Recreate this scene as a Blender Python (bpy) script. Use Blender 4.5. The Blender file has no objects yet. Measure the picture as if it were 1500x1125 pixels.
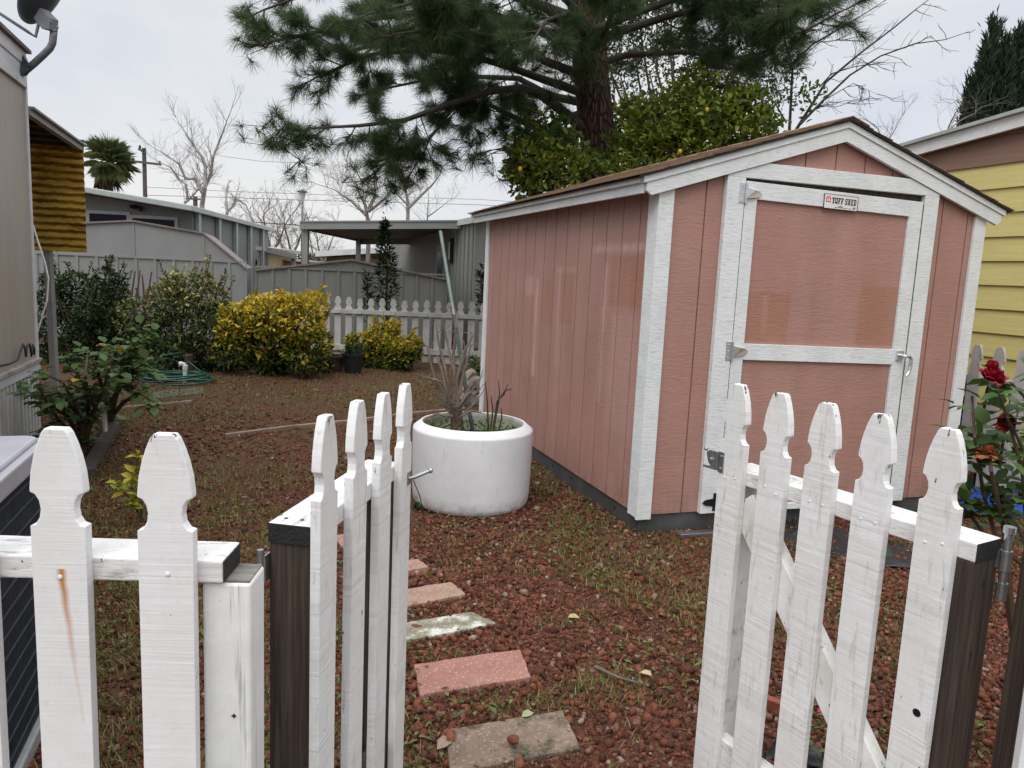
import bpy, bmesh, math, random
import numpy as np
from mathutils import Vector, Matrix, noise as mnoise
R = random.Random(7)
NR = np.random.default_rng(7)
def reseed(k):
    global NR
    R.seed(k); NR = np.random.default_rng(k)
sc = bpy.context.scene
COL = sc.collection

# ---------------------------------------------------------------- camera survey
F, PITCH, ROLL, H = 1110.3, .14347, .04608, 1.3845
_c, _s = math.cos(PITCH), math.sin(PITCH); _cr, _sr = math.cos(ROLL), math.sin(ROLL)
FW = Vector((0, _c, -_s)); _U = Vector((0, _s, _c)); _X = Vector((1, 0, 0))
RT = _X*_cr + _U*_sr; UP = -_X*_sr + _U*_cr
def ray(x, y): return FW + RT*((x-750)/F) + UP*((562.5-y)/F)
def atz(x, y, z=0.0):
    d = ray(x, y); t = (z-H)/d.z; return Vector((d.x*t, d.y*t, z))
def aty(x, y, Y):
    d = ray(x, y); t = Y/d.y; return Vector((d.x*t, Y, H+d.z*t))
def atpl(x, y, p0, ang):
    n = Vector((-math.sin(ang), math.cos(ang), 0)); d = ray(x, y)
    t = (p0[0]*n.x+p0[1]*n.y)/(d.x*n.x+d.y*n.y); return Vector((d.x*t, d.y*t, H+d.z*t))

cam = bpy.data.cameras.new('camera'); co = bpy.data.objects.new('camera', cam); COL.objects.link(co)
co.matrix_world = Matrix(((RT.x, UP.x, -FW.x, 0), (RT.y, UP.y, -FW.y, 0), (RT.z, UP.z, -FW.z, H), (0, 0, 0, 1)))
cam.sensor_fit = 'HORIZONTAL'; cam.sensor_width = 36; cam.lens = 36*F/1500; cam.clip_start = .05; cam.clip_end = 2000
sc.camera = co

# ---------------------------------------------------------------- materials
MATS = {}
class NT:
    def __init__(s, name):
        s.m = bpy.data.materials.new(name); s.m.use_nodes = True
        s.t = s.m.node_tree; s.n = s.t.nodes; s.l = s.t.links
        s.b = s.n['Principled BSDF']; s.out = s.n['Material Output']
        s.tc = s.n.new('ShaderNodeTexCoord')
    def link(s, a, b): s.l.new(a, b)
    def coords(s, sc_=(1, 1, 1), rot=(0, 0, 0)):
        mp = s.n.new('ShaderNodeMapping'); mp.inputs['Scale'].default_value = sc_; mp.inputs['Rotation'].default_value = rot
        s.link(s.tc.outputs['Object'], mp.inputs['Vector']); return mp.outputs['Vector']
    def noise(s, vec, scale, detail=4, rough=.55, dist=0):
        n = s.n.new('ShaderNodeTexNoise'); n.inputs['Scale'].default_value = scale; n.inputs['Detail'].default_value = detail
        n.inputs['Roughness'].default_value = rough; n.inputs['Distortion'].default_value = dist
        s.link(vec, n.inputs['Vector']); return n.outputs['Fac']
    def ramp(s, fac, stops, const=False):
        r = s.n.new('ShaderNodeValToRGB'); e = r.color_ramp.elements
        if const: r.color_ramp.interpolation = 'CONSTANT'
        while len(e) > 1: e.remove(e[-1])
        e[0].position = stops[0][0]; e[0].color = c4(stops[0][1])
        for p, c in stops[1:]:
            k = e.new(p); k.color = c4(c)
        s.link(fac, r.inputs['Fac']); return r.outputs['Color']
    def mix(s, fac, a, b, mode='MIX'):
        m = s.n.new('ShaderNodeMix'); m.data_type = 'RGBA'; m.blend_type = mode; m.clamp_factor = True
        for sock, v in ((m.inputs[0], fac), (m.inputs[6], a), (m.inputs[7], b)):
            if isinstance(v, (int, float)): sock.default_value = v
            elif isinstance(v, (tuple, list)): sock.default_value = c4(v)
            else: s.link(v, sock)
        return m.outputs[2]
    def math(s, op, a, b=0.0, c=0.0):
        m = s.n.new('ShaderNodeMath'); m.operation = op
        for k, v in enumerate((a, b, c)):
            if isinstance(v, (int, float)): m.inputs[k].default_value = v
            else: s.link(v, m.inputs[k])
        return m.outputs[0]
    def bump(s, h, strength, dist=.01, prev=None):
        b = s.n.new('ShaderNodeBump'); b.inputs['Strength'].default_value = strength; b.inputs['Distance'].default_value = dist
        s.link(h, b.inputs['Height'])
        if prev: s.link(prev, b.inputs['Normal'])
        return b.outputs['Normal']
    def boxmask(s, axis_ranges, soft=.004, wob=0.0):
        sep = s.n.new('ShaderNodeSeparateXYZ'); s.link(s.tc.outputs['Object'], sep.inputs[0])
        out = None
        for ax, (a, b) in axis_ranges.items():
            v = sep.outputs['XYZ'.index(ax)]
            m = s.math('MULTIPLY', s.math('SMOOTH_MIN', 1.0, s.math('DIVIDE', s.math('SUBTRACT', v, a), soft), .1),
                       s.math('SMOOTH_MIN', 1.0, s.math('DIVIDE', s.math('SUBTRACT', b, v), soft), .1))
            ge = s.math('MULTIPLY', s.math('GREATER_THAN', v, a), s.math('LESS_THAN', v, b))
            m = s.math('MULTIPLY', m, ge)
            out = m if out is None else s.math('MULTIPLY', out, m)
        return out
    def done(s, col=None, rough=.6, normal=None, metal=0, spec=.5):
        if col is not None:
            if isinstance(col, (tuple, list)): s.b.inputs['Base Color'].default_value = c4(col)
            else: s.link(col, s.b.inputs['Base Color'])
        if isinstance(rough, (int, float)): s.b.inputs['Roughness'].default_value = rough
        else: s.link(rough, s.b.inputs['Roughness'])
        s.b.inputs['Metallic'].default_value = metal; s.b.inputs['Specular IOR Level'].default_value = spec
        if normal: s.link(normal, s.b.inputs['Normal'])
        return s.m
def c4(c): return (c[0], c[1], c[2], 1.0)
def srgb(r, g, b):
    f = lambda v: (v/255/12.92) if v/255 <= .04045 else ((v/255+.055)/1.055)**2.4
    return (f(r), f(g), f(b))

def simple(name, col, var=.25, scale=8, rough=.6, bump=.2, bscale=60, stretch=(1, 1, 1), metal=0, spec=.5, dirt=None, dist=.004):
    t = NT(name); v = t.coords(stretch)
    a = tuple(c*(1-var) for c in col); b = tuple(min(1, c*(1+var*.6)) for c in col)
    colr = t.ramp(t.noise(v, scale, 6), [(.3, a), (.7, b)])
    if dirt:
        colr = t.mix(t.ramp(t.noise(t.coords(), dirt[1], 8, .7), [(dirt[2], (0, 0, 0)), (dirt[2]+.12, (1, 1, 1))]), colr, dirt[0])
    nrm = t.bump(t.noise(v, bscale, 5), bump, dist) if bump else None
    return t.done(colr, rough, nrm, metal, spec)

def painted_wood(name, col, grime, saw=0, sawrot=0, chips=.0, grain=(60, 60, 4), bump=.5, rust=None, rough=.55, crack=.82, sawcol=.42, sawb=.7):
    """old white house paint on rough boards: brush grain, saw marks, worn chips"""
    t = NT(name)
    v = t.coords()
    base = t.ramp(t.noise(v, 6, 8, .7), [(.32, grime), (.58, col)])
    base = t.mix(t.ramp(t.noise(t.coords((1, 1, .35)), 38, 8, .75), [(.62, (0, 0, 0)), (.74, (.55, .55, .55))]), base, tuple(c*.72 for c in grime))
    g = t.coords(grain)
    gn = t.noise(g, 1, 8, .65)
    nrm = t.bump(gn, bump, .003)
    lines = t.ramp(gn, [(.345, (.85,)*3), (.43, (0,)*3)])
    base = t.mix(lines, base, tuple(c*crack for c in grime))
    if saw:
        sn = t.noise(t.coords((3, 3, saw*3.2), (sawrot*.4, sawrot, 0)), 1, 3, .6, .35)
        amp = t.math('MULTIPLY', sn, t.ramp(t.noise(v, 7, 3), [(.35, (.2,)*3), (.65, (1,)*3)]))
        nrm = t.bump(amp, sawb, .0035, nrm)
        base = t.mix(t.ramp(sn, [(.30, (sawcol,)*3), (.43, (0,)*3)]), base, tuple(c*.80 for c in grime))
    if chips:
        cz = t.n.new('ShaderNodeSeparateXYZ'); t.link(t.tc.outputs['Object'], cz.inputs[0])
        cf = t.noise(t.coords((1, 1, .35)), 55, 6, .7)
        if chips > .32: cf = t.math('ADD', cf, t.math('MULTIPLY', t.math('MAXIMUM', t.math('SUBTRACT', cz.outputs[2], 1.085), 0.0), 2.0))
        ch = t.ramp(cf, [(1-chips, (0, 0, 0)), (1-chips+.015, (1, 1, 1))])
        base = t.mix(ch, base, (.10, .085, .07))
        nrm = t.bump(t.math('SUBTRACT', 1.0, ch), .5, .002, nrm)
    if rust:
        x, z0, z1, w = rust
        sep = t.n.new('ShaderNodeSeparateXYZ'); t.link(t.tc.outputs['Object'], sep.inputs[0])
        drift = t.math('MULTIPLY', t.math('SUBTRACT', z1, sep.outputs[2]), .10)
        wob = t.math('MULTIPLY', t.math('SUBTRACT', t.noise(t.coords((1, 1, 1)), 30, 3), .5), .006)
        d = t.math('ABSOLUTE', t.math('SUBTRACT', t.math('SUBTRACT', t.math('ADD', sep.outputs[0], wob), drift), x))
        run = t.math('DIVIDE', t.math('SUBTRACT', sep.outputs[2], z0), z1-z0)
        band = t.math('SUBTRACT', 1.0, t.math('DIVIDE', d, t.math('ADD', .0032, t.math('MULTIPLY', run, w))))
        on = t.math('MULTIPLY', t.math('LESS_THAN', sep.outputs[2], z1), t.math('GREATER_THAN', sep.outputs[2], z0))
        k = t.math('MULTIPLY', t.math('MULTIPLY', t.math('MAXIMUM', band, 0.0), on), t.math('ADD', .16, t.math('MULTIPLY', t.math('MULTIPLY', run, run), 1.1)))
        base = t.mix(t.math('MINIMUM', k, .95), base, (.48, .19, .035))
    return t.done(base, rough, nrm, 0, .35)

def leafmat(name, stops, trans=.3, rough=.45, spec=.4):
    t = NT(name)
    at = t.n.new('ShaderNodeAttribute'); at.attribute_name = 'rnd'
    col = t.ramp(at.outputs['Fac'], stops)
    t.done(col, rough, None, 0, spec)
    if trans:
        tr = t.n.new('ShaderNodeBsdfTranslucent'); t.link(col, tr.inputs['Color'])
        mx = t.n.new('ShaderNodeMixShader'); mx.inputs[0].default_value = trans
        t.link(t.b.outputs[0], mx.inputs[1]); t.link(tr.outputs[0], mx.inputs[2]); t.link(mx.outputs[0], t.out.inputs['Surface'])
    return t.m

# ---------------------------------------------------------------- mesh helpers
def root_of(o):
    while o.parent: o = o.parent
    return o
def setp(o, label=None, cat=None, group=None, kind=None):
    if label: o['label'] = label
    if cat: o['category'] = cat
    if group: o['group'] = group
    if kind: o['kind'] = kind
    return o
def thing(name, label, cat, loc=(0, 0, 0), rz=0, group=None):
    o = bpy.data.objects.new(name, None); COL.objects.link(o); o.empty_display_size = .1
    o.location = loc; o.rotation_euler = (0, 0, rz); return setp(o, label, cat, group)

class MB:
    def __init__(s): s.v = []; s.f = []
    def add(s, vs, fs):
        k = len(s.v); s.v += [tuple(v) for v in vs]; s.f += [tuple(i+k for i in f) for f in fs]; return s
    def box(s, x0, x1, y0, y1, z0, z1):
        return s.add([(x, y, z) for z in (z0, z1) for y in (y0, y1) for x in (x0, x1)],
                     [(0, 2, 3, 1), (4, 5, 7, 6), (0, 1, 5, 4), (2, 6, 7, 3), (0, 4, 6, 2), (1, 3, 7, 5)])
    def beam(s, p, q, w, h, up=(0, 0, 1)):
        p, q = Vector(p), Vector(q); d = (q-p).normalized(); up = Vector(up)
        a = d.cross(up).normalized()*(w/2); b = a.cross(d).normalized()*(h/2)
        vs = [e+i*a+j*b for e in (p, q) for j in (-1, 1) for i in (-1, 1)]
        return s.add(vs, [(0, 2, 3, 1), (4, 5, 7, 6), (0, 1, 5, 4), (2, 6, 7, 3), (0, 4, 6, 2), (1, 3, 7, 5)])
    def prism(s, pts, fn0, fn1):
        n = len(pts); vs = [fn0(*p) for p in pts]+[fn1(*p) for p in pts]
        return s.add(vs, [tuple(range(n))[::-1], tuple(range(n, 2*n))]+[(i, (i+1) % n, n+(i+1) % n, n+i) for i in range(n)])
    def tube(s, path, r, n=8):
        path = [Vector(p) for p in path]; m = len(path)
        if not hasattr(r, '__len__'): r = [r]*m
        t0 = (path[1]-path[0]).normalized(); a = t0.orthogonal().normalized(); vs = []; prev = t0
        for i, p in enumerate(path):
            t = (path[min(i+1, m-1)]-path[max(i-1, 0)])
            t = t.normalized() if t.length > 1e-9 else prev
            a = (a-t*a.dot(t)); a = a.normalized() if a.length > 1e-6 else t.orthogonal().normalized(); b = t.cross(a); prev = t
            for k in range(n):
                an = 2*math.pi*k/n; vs.append(p+(a*math.cos(an)+b*math.sin(an))*r[i])
        fs = [(i*n+k, i*n+(k+1) % n, (i+1)*n+(k+1) % n, (i+1)*n+k) for i in range(m-1) for k in range(n)]
        fs += [tuple(range(n))[::-1], tuple(range((m-1)*n, m*n))]
        return s.add(vs, fs)
    def lathe(s, prof, n=48, c=(0, 0, 0)):
        vs = []; m = len(prof)
        for r, z in prof:
            for k in range(n):
                an = 2*math.pi*k/n; vs.append((c[0]+r*math.cos(an), c[1]+r*math.sin(an), c[2]+z))
        fs = [(i*n+k, i*n+(k+1) % n, (i+1)*n+(k+1) % n, (i+1)*n+k) for i in range(m-1) for k in range(n)]
        fs += [tuple(range(n))[::-1], tuple(range((m-1)*n, m*n))]
        return s.add(vs, fs)
    def ball(s, c, r, sx=1, sy=1, sz=1, n=10, jit=0):
        vs = []; m = n//2+1
        for i in range(m):
            th = math.pi*i/(m-1)
            for k in range(n):
                an = 2*math.pi*k/n; j = 1+jit*(R.random()-.5)
                vs.append((c[0]+r*sx*j*math.sin(th)*math.cos(an), c[1]+r*sy*j*math.sin(th)*math.sin(an), c[2]+r*sz*math.cos(th)))
        return s.add(vs, [(i*n+k, (i+1)*n+k, (i+1)*n+(k+1) % n, i*n+(k+1) % n) for i in range(m-1) for k in range(n)])
    def rot(s, k0, c, axis, ang):
        M = Matrix.Translation(c) @ Matrix.Rotation(ang, 4, axis) @ Matrix.Translation(-Vector(c))
        for i in range(k0, len(s.v)): s.v[i] = tuple(M @ Vector(s.v[i]))
        return s
    def build(s, name, mat, parent=None, world=False, smooth=False, bevel=0, fixn=True):
        me = bpy.data.meshes.new(name); vs = s.v
        if world and parent:
            r = root_of(parent); Mi = (Matrix.Translation(r.location) @ Matrix.Rotation(r.rotation_euler.z, 4, 'Z')).inverted()
            vs = [tuple(Mi @ Vector(v)) for v in vs]
        me.from_pydata(vs, [], s.f); me.materials.append(mat)
        if fixn:
            bm = bmesh.new(); bm.from_mesh(me); bmesh.ops.recalc_face_normals(bm, faces=bm.faces); bm.to_mesh(me); bm.free()
        if smooth: me.polygons.foreach_set('use_smooth', [True]*len(me.polygons))
        o = bpy.data.objects.new(name, me); COL.objects.link(o); o.parent = parent
        if bevel:
            b = o.modifiers.new('bevel', 'BEVEL'); b.width = bevel; b.segments = 2; b.limit_method = 'ANGLE'; b.angle_limit = .6
        return o

def npmesh(name, V, Fc, mat, parent=None, rnd=None, smooth=False):
    """V (N,3), Fc (M,k) index array; rnd per vertex"""
    me = bpy.data.meshes.new(name); V = np.asarray(V, np.float32); Fc = np.asarray(Fc, np.int32); k = Fc.shape[1]
    if parent:
        r = root_of(parent); Mi = np.array((Matrix.Translation(r.location) @ Matrix.Rotation(r.rotation_euler.z, 4, 'Z')).inverted(), np.float32)
        V = V@Mi[:3, :3].T+Mi[:3, 3]
    me.vertices.add(len(V)); me.vertices.foreach_set('co', V.ravel())
    me.loops.add(Fc.size); me.loops.foreach_set('vertex_index', Fc.ravel())
    me.polygons.add(len(Fc)); me.polygons.foreach_set('loop_start', np.arange(0, Fc.size, k, dtype=np.int32))
    if smooth: me.polygons.foreach_set('use_smooth', np.ones(len(Fc), bool))
    me.update(calc_edges=True)
    if rnd is not None:
        a = me.attributes.new('rnd', 'FLOAT', 'POINT'); a.data.foreach_set('value', np.asarray(rnd, np.float32))
    me.materials.append(mat)
    o = bpy.data.objects.new(name, me); COL.objects.link(o); o.parent = parent; return o

def unit(a): return a/np.maximum(np.linalg.norm(a, axis=1, keepdims=True), 1e-9)
def leafverts(pos, d, nrm, L, W, fold=.25, shape='leaf', curl=.15):
    """leaf blades: 8 verts, 6 tris/quads as quads"""
    d = unit(d); sd = unit(np.cross(d, nrm)); n2 = np.cross(sd, d); L = np.asarray(L)[:, None]; W = np.asarray(W)[:, None]
    if shape == 'diamond':
        P = [pos, pos+d*L*.5+sd*W*.5+n2*W*fold, pos+d*L-n2*L*curl, pos+d*L*.5-sd*W*.5+n2*W*fold]
        V = np.stack(P, 1).reshape(-1, 3); N = len(pos); b = np.arange(N)[:, None]*4
        F_ = np.concatenate([b+np.array([[0, 1, 2]]), b+np.array([[0, 2, 3]])], 0); return V, F_, 4
    P = [pos, pos+d*L*.5, pos+d*L-n2*L*curl,
         pos+d*L*.22+sd*W*.42+n2*W*fold, pos+d*L*.62+sd*W*.46+n2*(W*fold-L*curl*.3),
         pos+d*L*.22-sd*W*.42+n2*W*fold, pos+d*L*.62-sd*W*.46+n2*(W*fold-L*curl*.3)]
    V = np.stack(P, 1).reshape(-1, 3); N = len(pos); b = np.arange(N)[:, None]*7
    tr = [(0, 3, 1), (3, 4, 1), (4, 2, 1), (0, 1, 5), (5, 1, 6), (6, 1, 2)]
    return V, np.concatenate([b+np.array([q]) for q in tr], 0), 7
def leaves(name, mat, parent, pos, d, nrm, L, W, rnd, **k):
    V, F_, m = leafverts(pos, d, nrm, L, W, **k)
    return npmesh(name, V, F_, mat, parent, np.repeat(rnd, m), smooth=(m == 7))
def rdir(n): return unit(NR.normal(size=(n, 3)))
def spath(p, q, n=5, wob=.05):
    p, q = Vector(p), Vector(q); out = []
    for i in range(n):
        t = i/(n-1); o = Vector([R.gauss(0, wob) for _ in range(3)])*(0 if i in (0,) else 1)
        out.append(p.lerp(q, t)+o)
    return out
# ---------------------------------------------------------------- material library
WH = (.76, .765, .765)
M = {}
M['white'] = painted_wood('white_paint', WH, (.66, .66, .64), saw=0, chips=.0, grain=(90, 90, 5))
M['picket'] = painted_wood('picket_paint', WH, (.68, .68, .66), saw=20, sawrot=.28, chips=.335, grain=(70, 70, 9), bump=.5)
M['picket_near'] = painted_wood('picket_paint_clean', WH, (.70, .70, .69), saw=42, sawrot=-.62, chips=.325, grain=(50, 50, 30), bump=.25, sawcol=.10, crack=.97, sawb=.32)
M['picket_rust'] = painted_wood('picket_paint_rust', WH, (.70, .70, .69), saw=42, sawrot=-.62, chips=.325, grain=(50, 50, 30), bump=.25, sawcol=.10, crack=.97, sawb=.32, rust=(.101, .66, .912, .0058))
M['rail'] = painted_wood('rail_paint', (.74, .74, .73), (.58, .57, .54), chips=.345, grain=(14, 70, 70), bump=1.0, crack=.62)
M['brace'] = painted_wood('brace_paint', (.78, .78, .76), (.58, .57, .54), chips=.37, grain=(30, 30, 20), bump=.6)
M['post'] = painted_wood('post_paint', (.79, .80, .79), (.62, .64, .62), chips=.28, grain=(48, 48, 1.9), bump=1.0, crack=.38)
M['trim'] = painted_wood('trim_paint', (.73, .76, .76), (.62, .65, .66), chips=.27, grain=(22, 22, 85), bump=1.0, rough=.5, crack=.88)
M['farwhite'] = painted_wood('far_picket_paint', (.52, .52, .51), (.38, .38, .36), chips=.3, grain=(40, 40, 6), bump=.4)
def dark_wood():
    t = NT('bare_dark_wood'); v = t.coords((1, 1, 1))
    g = t.noise(t.coords((75, 75, 2.2)), 1, 8, .7, .4)
    col = t.ramp(g, [(.3, (.018, .013, .011)), (.52, (.052, .038, .030)), (.72, (.115, .085, .066))])
    kn = t.ramp(t.noise(t.coords((1, 1, .45)), 17, 3), [(.64, (0, 0, 0)), (.7, (1, 1, 1))])
    col = t.mix(kn, col, (.012, .009, .008))
    return t.done(col, .7, t.bump(g, .7, .004), 0, .3)
M['dark'] = dark_wood()
M['endgrain'] = simple('black_end_grain', (.012, .012, .012), .5, 40, .65, .8, 150)
M['zinc'] = simple('zinc_metal', (.42, .44, .46), .25, 25, .35, .15, 120, metal=.9)
M['darkmetal'] = simple('dark_hinge_metal', (.05, .05, .05), .4, 25, .4, .2, 120, metal=.8)
M['chrome'] = simple('chrome_metal', (.70, .73, .77), .15, 20, .36, .1, 90, metal=1)

PINK = (.372, .202, .166)
def pinkmat(name, patches=(), streaks=()):
    t = NT(name)
    v = t.coords()
    n1 = t.noise(v, 3.5, 6, .6)
    col = t.ramp(n1, [(.3, tuple(c*.92 for c in PINK)), (.7, tuple(c*1.07 for c in PINK))])
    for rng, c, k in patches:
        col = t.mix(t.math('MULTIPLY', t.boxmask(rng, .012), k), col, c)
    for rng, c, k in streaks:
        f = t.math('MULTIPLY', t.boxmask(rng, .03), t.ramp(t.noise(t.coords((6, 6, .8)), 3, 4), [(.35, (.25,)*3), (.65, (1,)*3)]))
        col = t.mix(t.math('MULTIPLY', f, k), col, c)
    spots = t.ramp(t.noise(v, 70, 3, .6), [(.765, (0,)*3), (.78, (1,)*3)])
    col = t.mix(spots, col, (.13, .055, .045))
    g = t.noise(t.coords((16, 16, 120)), 1, 6, .65, 1.2); g2 = t.noise(t.coords((7, 7, 30)), 1, 4, .6, 2.0)
    nrm = t.bump(g, .5, .0045); nrm = t.bump(g2, .35, .007, nrm)
    col = t.mix(t.ramp(g, [(.32, (.30,)*3), (.46, (0,)*3)]), col, tuple(c*.72 for c in PINK)); col = t.mix(t.ramp(g, [(.56, (0,)*3), (.70, (.3,)*3)]), col, tuple(c*1.25 for c in PINK))
    sepm = t.n.new('ShaderNodeSeparateXYZ'); t.link(t.tc.outputs['Object'], sepm.inputs[0])
    mud = t.math('MULTIPLY', t.math('SUBTRACT', .30, sepm.outputs[2]), t.math('MULTIPLY', t.ramp(t.noise(t.coords((1, 1, .5)), 16, 7, .7), [(.42, (0,)*3), (.7, (1,)*3)]), 5.0))
    col = t.mix(t.math('MAXIMUM', t.math('MINIMUM', mud, .55), 0), col, (.20, .11, .08))
    fade = t.ramp(t.noise(t.coords((1.6, 1.6, .35)), 2.4, 5, .6), [(.42, (0,)*3), (.68, (.35,)*3)]); col = t.mix(fade, col, (.46, .285, .245))
    return t.done(col, t.ramp(n1, [(.3, (.46,)*3), (.7, (.64,)*3)]), nrm, 0, .38)
BR = (.335, .155, .095)
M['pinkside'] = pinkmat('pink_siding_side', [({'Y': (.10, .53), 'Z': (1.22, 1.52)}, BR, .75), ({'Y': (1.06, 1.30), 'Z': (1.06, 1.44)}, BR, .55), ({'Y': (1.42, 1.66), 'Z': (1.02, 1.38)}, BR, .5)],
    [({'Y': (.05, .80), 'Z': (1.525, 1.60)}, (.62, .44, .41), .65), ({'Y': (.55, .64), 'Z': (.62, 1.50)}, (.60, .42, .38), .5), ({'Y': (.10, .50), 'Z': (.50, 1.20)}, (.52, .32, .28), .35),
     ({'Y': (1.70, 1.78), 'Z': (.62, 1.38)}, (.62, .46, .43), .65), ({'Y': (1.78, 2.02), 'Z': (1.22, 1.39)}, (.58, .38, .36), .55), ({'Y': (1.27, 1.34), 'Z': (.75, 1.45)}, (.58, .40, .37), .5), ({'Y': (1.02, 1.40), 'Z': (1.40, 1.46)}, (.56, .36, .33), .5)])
M['pinkfront'] = pinkmat('pink_siding_front', (), [({'X': (1.93, 1.96), 'Z': (.3, 1.7)}, (.5, .3, .26), .35)])
M['pinkdoor'] = pinkmat('pink_door_panel', [({'X': (.55, .86), 'Z': (1.06, 1.36)}, BR, .6), ({'X': (1.33, 1.62), 'Z': (1.06, 1.42)}, BR, .6)],
    [({'X': (.58, .86), 'Z': (1.352, 1.366)}, (.72, .6, .56), .8), ({'X': (.66, .72), 'Z': (1.1, 1.35)}, (.5, .3, .25), .5), ({'X': (.88, .90), 'Z': (.4, .95)}, (.6, .42, .38), .7)])
M['skirt'] = simple('grey_steel_skirt', (.085, .09, .088), .3, 6, .5, .15, 40, metal=.3)
def shingle():
    t = NT('brown_shingle'); v = t.coords()
    b = t.n.new('ShaderNodeTexBrick'); b.inputs['Scale'].default_value = 1; b.inputs['Brick Width'].default_value = .25; b.inputs['Row Height'].default_value = .13
    b.inputs['Mortar Size'].default_value = .006; b.inputs['Color1'].default_value = c4((.25, .15, .085)); b.inputs['Color2'].default_value = c4((.15, .10, .07)); b.inputs['Mortar'].default_value = c4((.03, .022, .018))
    mp = t.n.new('ShaderNodeMapping'); mp.inputs['Rotation'].default_value = (0, 0, math.pi/2); t.link(t.tc.outputs['Object'], mp.inputs[0]); t.link(mp.outputs[0], b.inputs[0])
    col = t.mix(.5, b.outputs['Color'], t.ramp(t.noise(v, 220, 4, .7), [(.3, (.10, .07, .05)), (.7, (.34, .22, .14))]))
    return t.done(col, .9, t.bump(t.noise(v, 260, 3), .6, .004), 0, .2)
M['shingle'] = shingle()
M['bitumen'] = simple('black_roof_edge', (.012, .012, .013), .4, 20, .8, .3, 80)

# ---------------------------------------------------------------- world and light
w = bpy.data.worlds.new('World'); sc.world = w; w.use_nodes = True
nt = w.node_tree; bg = nt.nodes['Background']; wo = nt.nodes['World Output']
SUN_EL, SUN_AZ = math.radians(52), math.radians(205)      # soft sun behind the cloud, behind the viewer's left shoulder
sky = nt.nodes.new('ShaderNodeTexSky'); sky.sky_type = 'NISHITA'; sky.sun_disc = False; sky.sun_elevation = SUN_EL; sky.sun_rotation = SUN_AZ
bg.inputs['Strength'].default_value = .10; nt.links.new(sky.outputs[0], bg.inputs['Color'])
tcw = nt.nodes.new('ShaderNodeTexCoord'); sepw = nt.nodes.new('ShaderNodeSeparateXYZ'); nt.links.new(tcw.outputs['Generated'], sepw.inputs[0])
mpw = nt.nodes.new('ShaderNodeMapping'); mpw.inputs['Scale'].default_value = (1, 1, 2.6); nt.links.new(tcw.outputs['Generated'], mpw.inputs[0])
nz = nt.nodes.new('ShaderNodeTexNoise'); nz.inputs['Scale'].default_value = 2.6; nz.inputs['Detail'].default_value = 6; nz.inputs['Roughness'].default_value = .52; nz.inputs['Distortion'].default_value = .6
nt.links.new(mpw.outputs[0], nz.inputs[0])
cr_ = nt.nodes.new('ShaderNodeValToRGB'); e = cr_.color_ramp.elements
e[0].position = .32; e[0].color = (.77, .81, .89, 1); e[1].position = .62; e[1].color = (.94, .935, .93, 1)
nt.links.new(nz.outputs['Fac'], cr_.inputs[0])
gr = nt.nodes.new('ShaderNodeMapRange'); gr.inputs['From Min'].default_value = .30; gr.inputs['From Max'].default_value = .95; gr.inputs['To Min'].default_value = .71; gr.inputs['To Max'].default_value = 2.0
nt.links.new(sepw.outputs[2], gr.inputs[0])
# overcast strength is raised towards the zenith, above the view, to add light
sunv = Vector((math.sin(SUN_AZ)*math.cos(SUN_EL), math.cos(SUN_AZ)*math.cos(SUN_EL), math.sin(SUN_EL)))
bg2 = nt.nodes.new('ShaderNodeBackground'); nt.links.new(cr_.outputs[0], bg2.inputs['Color']); nt.links.new(gr.outputs[0], bg2.inputs['Strength'])
addw = nt.nodes.new('ShaderNodeMixShader'); addw.inputs[0].default_value = .9
nt.links.new(bg.outputs[0], addw.inputs[1]); nt.links.new(bg2.outputs[0], addw.inputs[2]); nt.links.new(addw.outputs[0], wo.inputs['Surface'])
sl = bpy.data.lights.new('sun', 'SUN'); sl.energy = 1.1; sl.angle = math.radians(40); sl.color = (1, .97, .93)
so = bpy.data.objects.new('sun', sl); COL.objects.link(so); so.rotation_euler = sunv.to_track_quat('Z', 'Y').to_euler()
sc.view_settings.view_transform = 'Standard'; sc.view_settings.look = 'None'; sc.view_settings.exposure = .40; sc.view_settings.gamma = 1
sc.cycles.use_denoising = True; sc.cycles.max_bounces = 6; sc.cycles.diffuse_bounces = 4; sc.cycles.transparent_max_bounces = 8

# ---------------------------------------------------------------- ground
def gh(x, y):
    if y > 14 or abs(x) > 8: return 0.0
    return .014*mnoise.noise((x*1.3, y*1.3, 0))+.006*mnoise.noise((x*4, y*4, 3))
SH0 = Vector((.7208, 4.0092, 0)); YAW = .3319; SU = Vector((math.cos(YAW), math.sin(YAW), 0)); SV = Vector((-math.sin(YAW), math.cos(YAW), 0))
SL, SW, G8 = 3.048, 2.213, .2032
def in_shed(x, y, m=0): d = Vector((x, y, 0))-SH0; a, b = d.dot(SU), d.dot(SV); return -m < a < SW+m and -m < b < SL+m

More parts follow.
